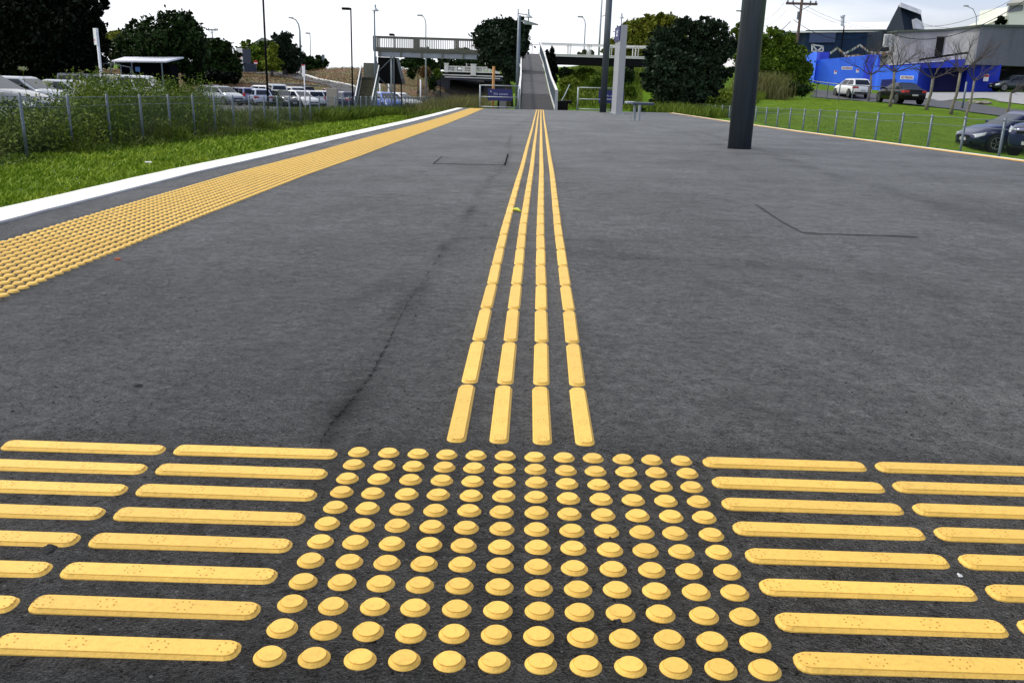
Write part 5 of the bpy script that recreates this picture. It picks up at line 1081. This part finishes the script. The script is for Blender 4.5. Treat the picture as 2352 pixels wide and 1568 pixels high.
# blue street wall
t = block('bright blue painted street wall with a no parking sign behind the white hatchback', 'wall', 'blue_wall')
wall('wall', CA(150, 640, 990, 93), CA(715, 588, 1010, 89), .4, BLUE1, t)
wall('end_pier', CA(20, 600, 960, 96), CA(150, 555, 960, 92.5), 1.2, BLUE1, t)
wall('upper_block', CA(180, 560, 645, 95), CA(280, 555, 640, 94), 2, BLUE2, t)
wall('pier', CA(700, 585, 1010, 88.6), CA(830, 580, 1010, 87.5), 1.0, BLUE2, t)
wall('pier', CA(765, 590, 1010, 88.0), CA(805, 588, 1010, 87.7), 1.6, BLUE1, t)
def signplate(x0, x1, y0, y1, D, body, label):
    a = CB(x0, y0, D); b = CB(x1, y1, D); w_ = b[0]-a[0]; h_ = a[2]-b[2]; tt = empty('no_parking_sign', (a[0], a[1]-.02, b[2]+(P(BX(x0), BYp(y1), D)[2]-b[2])*.5), 0, label, 'sign', 'no parking signs')
    mb = MB(); mb.box(0, w_, -.03, 0, 0, h_); mb.build('plate', SW, tt); o = text(body, 1.0, (0, 0, 0), (math.pi/2, 0, 0), mat('sign_red', (.30, .01, .03), .6), tt, bold=True); bb = [v.co for v in o.data.vertices]
    x_ = max(v.x for v in bb); y_ = max(v.y for v in bb); o.scale = (w_*.88/x_, h_*.62/y_, 1); o.location = (w_*.06, -.034, h_*.19)
signplate(410, 520, 707, 745, 89.6, 'NO PARKING', 'white NO PARKING sign on the bright blue wall above the white hatchback')
# blue ground floor with garages below the grey building
t = block('blue painted ground floor with garage openings under the grey concrete building')
wall('wall', CA(815, 715, 990, 87), CA(1245, 690, 1010, 84), 1, BLUE1, t)
wall('low_opening', CA(842, 850, 990, 86.5), CA(985, 845, 990, 85.6), .5, BLUE3, t)
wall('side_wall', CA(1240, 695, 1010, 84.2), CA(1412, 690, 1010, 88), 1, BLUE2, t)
wall('garage_door', CA(1405, 720, 1010, 88.5), CA(1775, 690, 1010, 87.5), .5, BLUE3, t)
wall('wall', CA(1760, 700, 1010, 86), CA(2115, 690, 1010, 86), 1, BLUE2, t)
wall('fascia', CA(930, 694, 740, 86), CA(1800, 624, 715, 83.6), 3, BLUE2, t)
wall('flashing', CA(925, 688, 697, 85.9), CA(1510, 645, 655, 84.2), .3, WFR, t)
wall('dark_garage', CA(2110, 700, 1010, 92), CA(2700, 690, 1010, 92), .5, BLACK, t)
signplate(1036, 1170, 804, 848, 84.3, 'NO PARKING', 'white NO PARKING sign on the blue wall above the black coupe')
for x0, y0, D, lb in ((332, 752, 90, 'left of two tiny red and white notices on the bright blue wall'), (567, 737, 88.6, 'right of two tiny red and white notices on the bright blue wall'), (1928, 792, 85.4, 'small red and white notice on the dark blue wall near the garage')):
    a = CB(x0, y0, D); s = .33 if x0 < 1000 else .62; tt = empty('notice', (a[0], a[1], a[2]-s), 0, lb, 'sign'); mb = MB(); mb.box(0, s*.75, -.02, .02, 0, s); mb.build('plate', SW, tt); mb = MB(); mb.box(.02, s*.73, -.025, -.021, s*.6, s*.95); mb.build('red_band', RED, tt)
# grey concrete upper building
t = block('raw grey concrete upper storey with slanted corner and dark doorway')
wall('wall', CA(1020, 345, 745, 90), CA(1530, 328, 720, 86.6), 6, GREYB, t)
wall('wall', CA(1530, 328, 720, 86.6), CA(1895, 285, 690, 82.6), 8, GREYB, t)
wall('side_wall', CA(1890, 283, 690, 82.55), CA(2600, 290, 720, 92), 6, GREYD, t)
wall('doorway', CA(1432, 392, 600, 87.1), CA(1508, 392, 598, 86.6), .3, BLACK, t)
wall('pale_patch', CA(1700, 385, 560, 84.6), CA(1858, 372, 545, 82.85), .1, mat('pale_patch', (.42, .42, .52), .8, var=.15, vscale=.6), t)
wall('roof_edge', CA(1000, 325, 346, 89.8), CA(1530, 308, 329, 86.4), 7, TRIM, t); wall('roof_edge', CA(1530, 308, 329, 86.4), CA(1905, 262, 286, 82.2), 9, TRIM, t); wall('roof_edge', CA(1900, 262, 284, 82.2), CA(2620, 270, 296, 91.8), 7, TRIM, t)
# timbers stacked along the ledge
mb = MB()
for k in range(14):
    f_ = rng.random()*.5; mb.bar(CB(1180+600*f_, 655-60*f_*1.5-rng.random()*15, 85.5-2*f_), CB(1180+600*min(1, f_+.5), 655-60*min(.95, f_+.5)*1.5-rng.random()*15, 84.5-2*f_), .1)
tag(mb.build('timber_stack', BLACK), 'pile of dark timbers lying along the blue ledge below the doorway', 'timbers')
# navy building with white roof
t = block('navy clad building with bright white roof sheets and a wide window')
wall('wall', CA(30, 330, 700, 101), CA(1035, 322, 700, 98), 8, NAVYB, t); wall('wall', CA(-160, 335, 700, 104), CA(32, 330, 700, 104), 6, NAVYB, t)
a, b, c, d = CB(-150, 330, 101), CB(1010, 320, 98), CB(960, 236, 116), CB(-120, 250, 118)
mb = MB(); mb.add([a, b, c, d, a-(0,0,.2), b-(0,0,.2), c-(0,0,.2), d-(0,0,.2)], [(0,1,2,3),(7,6,5,4),(0,4,5,1),(1,5,6,2),(2,6,7,3),(3,7,4,0)]); rf = mb.build('roof', RWH, t)
mb = MB(); e = CB(420, 275, 108); mb.tube([e-(0,0,.4), CB(420, 180, 108)], .20, 10); mb.tube([CB(420, 185, 108), CB(420, 165, 108)], .27, 10); mb.build('chimney', GALVL, rf, smooth=True)
wall('wide_window', CA(72, 352, 458, 100.6), CA(350, 350, 455, 99.8), .1, WGL, t); wall('gutter', CA(30, 322, 332, 100.5), CA(1000, 315, 326, 97.8), .2, TRIM, t)
wall('downpipe', CA(432, 280, 620, 99.3), CA(442, 280, 620, 99.3), .1, BLACK, t)
for x0, x1, y0, y1 in ((-75, -35, 345, 470), (0, 20, 360, 490)):
    f_ = wall('window', CA(x0, y0, y1, 103.4), CA(x1, y0, y1, 103.4), .1, WFR, t); wall('pane', CA(x0+5, y0+8, y1-8, 103.3), CA(x1-5, y0+8, y1-8, 103.3), .05, WGL, f_)
# slate gable with white band
t = block('steep slate clad gable tower with white band along its top')
G1, G2, G3, G4 = CB(880, 325, 97), CB(1025, 45, 97), CB(1080, 330, 95), CB(1285, 325, 97); G5 = CB(1248, 120, 97); G6 = CB(880, 325, 104); G7 = CB(1025, 45, 104); G8 = CB(1248, 120, 104); G9 = CB(1285, 325, 104)
mb = MB(); mb.add([G1, G2, G3, G5, G4, G6, G7, G8, G9], [(0,2,1),(1,2,4,3),(5,6,7,8),(0,1,6,5),(1,3,7,6),(3,4,8,7),(2,0,5,8,4)]); mb.build('cladding', SLATE, t)
v = np.array([0, -.25, 0]); a, b, c, d = CB(1022, 28, 97), CB(1250, 112, 97), CB(1246, 160, 96.6), CB(1026, 78, 96.6)
mb = MB(); mb.add([d+v, c+v, b+v, a+v, d, c, b, a], [(0,1,2,3),(7,6,5,4),(3,2,6,7),(0,3,7,4),(1,0,4,5),(2,1,5,6)]); mb.build('white_band', mat('weathered_white', (.55, .56, .60), .7, var=.2, vscale=1), t)
a = [CB(1155, 215, 95.6), CB(1200, 200, 95.6), CB(1262, 240, 95.6), CB(1282, 318, 95.6), CB(1170, 310, 95.4)]
mb = MB(); mb.add([q+v for q in a]+a, [(4,3,2,1,0),(5,6,7,8,9)]+[(i, (i+1) % 5, 5+(i+1) % 5, 5+i) for i in range(5)]); mb.build('white_patch', MATS['weathered_white'], t)
f_ = wall('window', CA(870, 365, 505, 91.5), CA(1035, 362, 500, 90.4), .2, WFR, t)
for x0, x1 in ((880, 962), (972, 1026)): wall('pane', CA(x0, 374, 492, 91.3-(x0-870)*.006), CA(x1, 373, 490, 91.3-(x1-870)*.006), .05, mat('pale_pane', (.32, .34, .36), .2), f_)
wall('wall_under', CA(850, 330, 600, 92.5), CA(1035, 330, 600, 91.2), 4, SLATE, t)
# white house far right
t = block('bright white house with shaded window at the top right corner')
wall('wall', CA(2180, 75, 290, 135), CA(2700, 60, 290, 135), 8, mat('white_house', (.85, .85, .80), .7), t)
a, b, c, d = CB(2170, 40, 134), CB(2700, -5, 134), CB(2700, -60, 140), CB(2290, -30, 140); mb = MB(); mb.add([a, b, c, d, a-(0,0,.35), b-(0,0,.35), c-(0,0,.35), d-(0,0,.35)], [(0,1,2,3),(7,6,5,4),(0,4,5,1),(1,5,6,2),(2,6,7,3),(3,7,4,0)]); mb.build('roof', mat('grey_tiles', (.35, .34, .30), .8), t)
wall('window', CA(2200, 65, 135, 134.8), CA(2352, 48, 115, 134.8), .15, mat('shaded_pane', (.22, .22, .30), .3), t)
a = [CB(1950, 262, 133), CB(2190, 160, 133), CB(2190, 290, 133)]; v = np.array([0, 6, 0]); mb = MB(); mb.add([q for q in a]+[q+v for q in a], [(0,2,1),(3,4,5),(0,1,4,3),(1,2,5,4),(2,0,3,5)]); mb.build('lean_to', mat('cream_render', (.62, .62, .52), .8), t)
tree((2292, 60), 120, [(2298,46,7,7),(2305,50,6,6),(2292,52,6,5)], 'small dark palm like shrub on top of the grey building', DKA, 'shrub', 'shrub', n=900, leaf=.22, trunk=0, clump=.35)
# bunting, trellis
fl = MB(); fm = [mat('flag_white', (.7, .68, .6), .7), mat('flag_rust', (.45, .28, .16), .7), mat('flag_green', (.12, .22, .12), .7)]
wr = MB(); path = [(290,555),(365,500),(440,560),(520,520),(605,468),(700,540),(770,548)]; D = 91.5
for (x0, y0), (x1, y1) in zip(path[:-1], path[1:]):
    k = 9; a, b = CB(x0, y0, D), CB(x1, y1, D); wr.tube([a, b], .02, 4)
    for i in range(k):
        q = a+(b-a)*(i+.5)/k; fl.mi = int(rng.integers(0, 3)); fl.add([q+(-.08, 0, 0), q+(.06, 0, 0), q+(.02, .04, -.30), q+(-.08, .01, 0), q+(.06, .01, 0), q+(.02, .05, -.30)], [(0, 2, 1), (3, 4, 5)])
for i in range(60):
    x = 450+i*9.2; q = CB(x, 585+6*math.sin(i*.35) if x < 770 else 545+rng.random()*25, D); fl.mi = int(rng.integers(0, 2)); fl.add([q+(-.09, 0, 0), q+(.09, 0, 0), q+(.0, .04, -.42), q+(-.09, .01, 0), q+(.09, .01, 0), q+(.0, .05, -.42)], [(0, 2, 1), (3, 4, 5)])
wr.tube([CB(450, 583, D), CB(770, 590, D), CB(1000, 560, D)], .02, 4)
t = empty('bunting', (0, 0, 0), 0, 'zigzag of faded bunting flags above the bright blue wall', 'bunting'); fl.build('flags', fm, t); wr.build('cord', BLACK, t)
t = empty('trellis_gate', (0, 0, 0), 0, 'white braced wooden gate frame on top of the blue wall end', 'gate'); D = 94
for k, (a, b) in enumerate((((95,475),(95,550)),((210,495),(210,550)),((95,478),(210,497)),((95,548),(210,550)),((95,478),(150,550)),((150,550),(210,497)))): mb = MB(); mb.bar(CB(*a, D), CB(*b, D), .12); mb.build('bar', WFR, t)
# railing along the right road
t = empty('road_railing', (0, 0, 0), 0, 'thin pipe railing along the road in front of the white hatchback', 'railing'); rp = [(90,860),(155,872),(270,888),(395,900),(535,915),(700,922),(890,928)]; Ds = [74,73,72,71,70,70,70]
mb = MB(); mb.tube([CB(*q, d) for q, d in zip(rp, Ds)], .035, 6); mb.build('rail', GALV, t)
for q, d in list(zip(rp, Ds))[1:6]: a = CB(*q, d); mb = MB(); mb.tube([a, (a[0], a[1], T(a[0], a[1])-.1)], .04, 6); mb.build('post', GALV, t)
pole(2213, 232, 188, 60, .07, GALV, 'bollard_pole', 'plain grey steel pole standing on the concrete forecourt edge', 'pole', pxt=2213)
a = onT(2352, 262, 60, 20); mb = MB(); mb.tube([(0, 0, -.3), (.12, 0, 3)], .16, 10); o = mb.build('dark_trunk', BLACK); o.location = (a[0], a[1]-1, T(a[0], a[1]-1)); tag(o, 'dark thick trunk cut by the right picture edge above the blue hatchback', 'tree trunk')
for px, py, r, lb in ((2234,236,.28,'small flat boulder on the verge beside the grey pole'),(2260,240,.42,'larger flat boulder on the verge right of the grey pole')):
    a = onT(px, py, 80, 30); rock('boulder', (a[0], a[1], T(a[0], a[1])), r, .45, mat('boulder', (.22, .20, .16), .9, var=.2), lb, 'boulder', el=1.5)
# debris on the track grass
for px, py, w_, h_, D, lb in ((487,0,0,0,0,''),) if False else (): pass
for (px, py, L_, lb) in ((990, 247, .42, 'low dark timber piece lying in the grass near the white edge line end'), (898, 262, .22, 'small grey block lying in the grass left of the white edge line'), (938, 257, .16, 'second small grey block in the grass nearer the fence')):
    a = onT(px, py+5, 60, 10); mb = MB(); z = T(a[0], a[1]); mb.box(-L_, L_, -.06, .06, .10, .18); mb.box(-L_*.6, -L_*.4, -.05, .05, -.1, .10); mb.box(L_*.3, L_*.5, -.05, .05, -.1, .10); o = mb.build('timber_offcut', mat('dark_timber', (.025, .024, .02), .9), bevel=.01); o.location = (a[0], a[1], z+.04); o.rotation_euler = (0, .1, .2); tag(o, lb, 'timber')
# litter bin-like block and rod right of the ramp
b = P(1300, 250, 34); mb = MB(); z = T(b[0], b[1]); mb.box(-.28, .12, 0, .4, -.2, P(1300, 232, 34)[2]-z); mb.box(.05, .25, -.02, .42, P(1300, 238, 34)[2]-z, P(1300, 233, 34)[2]-z+.03); o = mb.build('service_box', BLACK, bevel=.02); o.location = (b[0]-.05, b[1], z); tag(o, 'dark service box at the foot of the right ramp handrail', 'box')
mb = MB(); mb.tube([P(1289, 233, 34.5), P(1297, 219, 35), P(1308, 195, 36)], .02, 6); tag(mb.build('stay_rod', GALVL), 'thin pale stay rod leaning from the foot of the ramp', 'rod')
# far hill at the left
def hillf(x, y): return -3+np.maximum(0, 13*np.exp(-((x+152)/30)**2-((y-520)/60)**2))*(1+.1*np.sin(x*.2))+np.maximum(0, 4*np.exp(-((x+60)/60)**2-((y-560)/60)**2))
gridmesh('hill', np.linspace(-330, 140, 90), np.linspace(420, 640, 30), hillf, mat('hill_green', (.16, .20, .13), .95, var=.3, vscale=.05))
t = P(603, 120, 470); tt = empty('hill_house', (t[0], t[1], t[2]-6), 0, 'pale house on the distant hill above the olive tree', 'house'); mb = MB(); mb.box(-6, 6, 0, 8, 0, 9); mb.build('wall', mat('far_wall', (.35, .36, .33), .8), tt); mb = MB(); mb.prism([(-7, 9), (7, 9), (0, 13)], 'y', 0, 8); mb.build('roof', mat('far_roof', (.25, .25, .24), .8), tt)
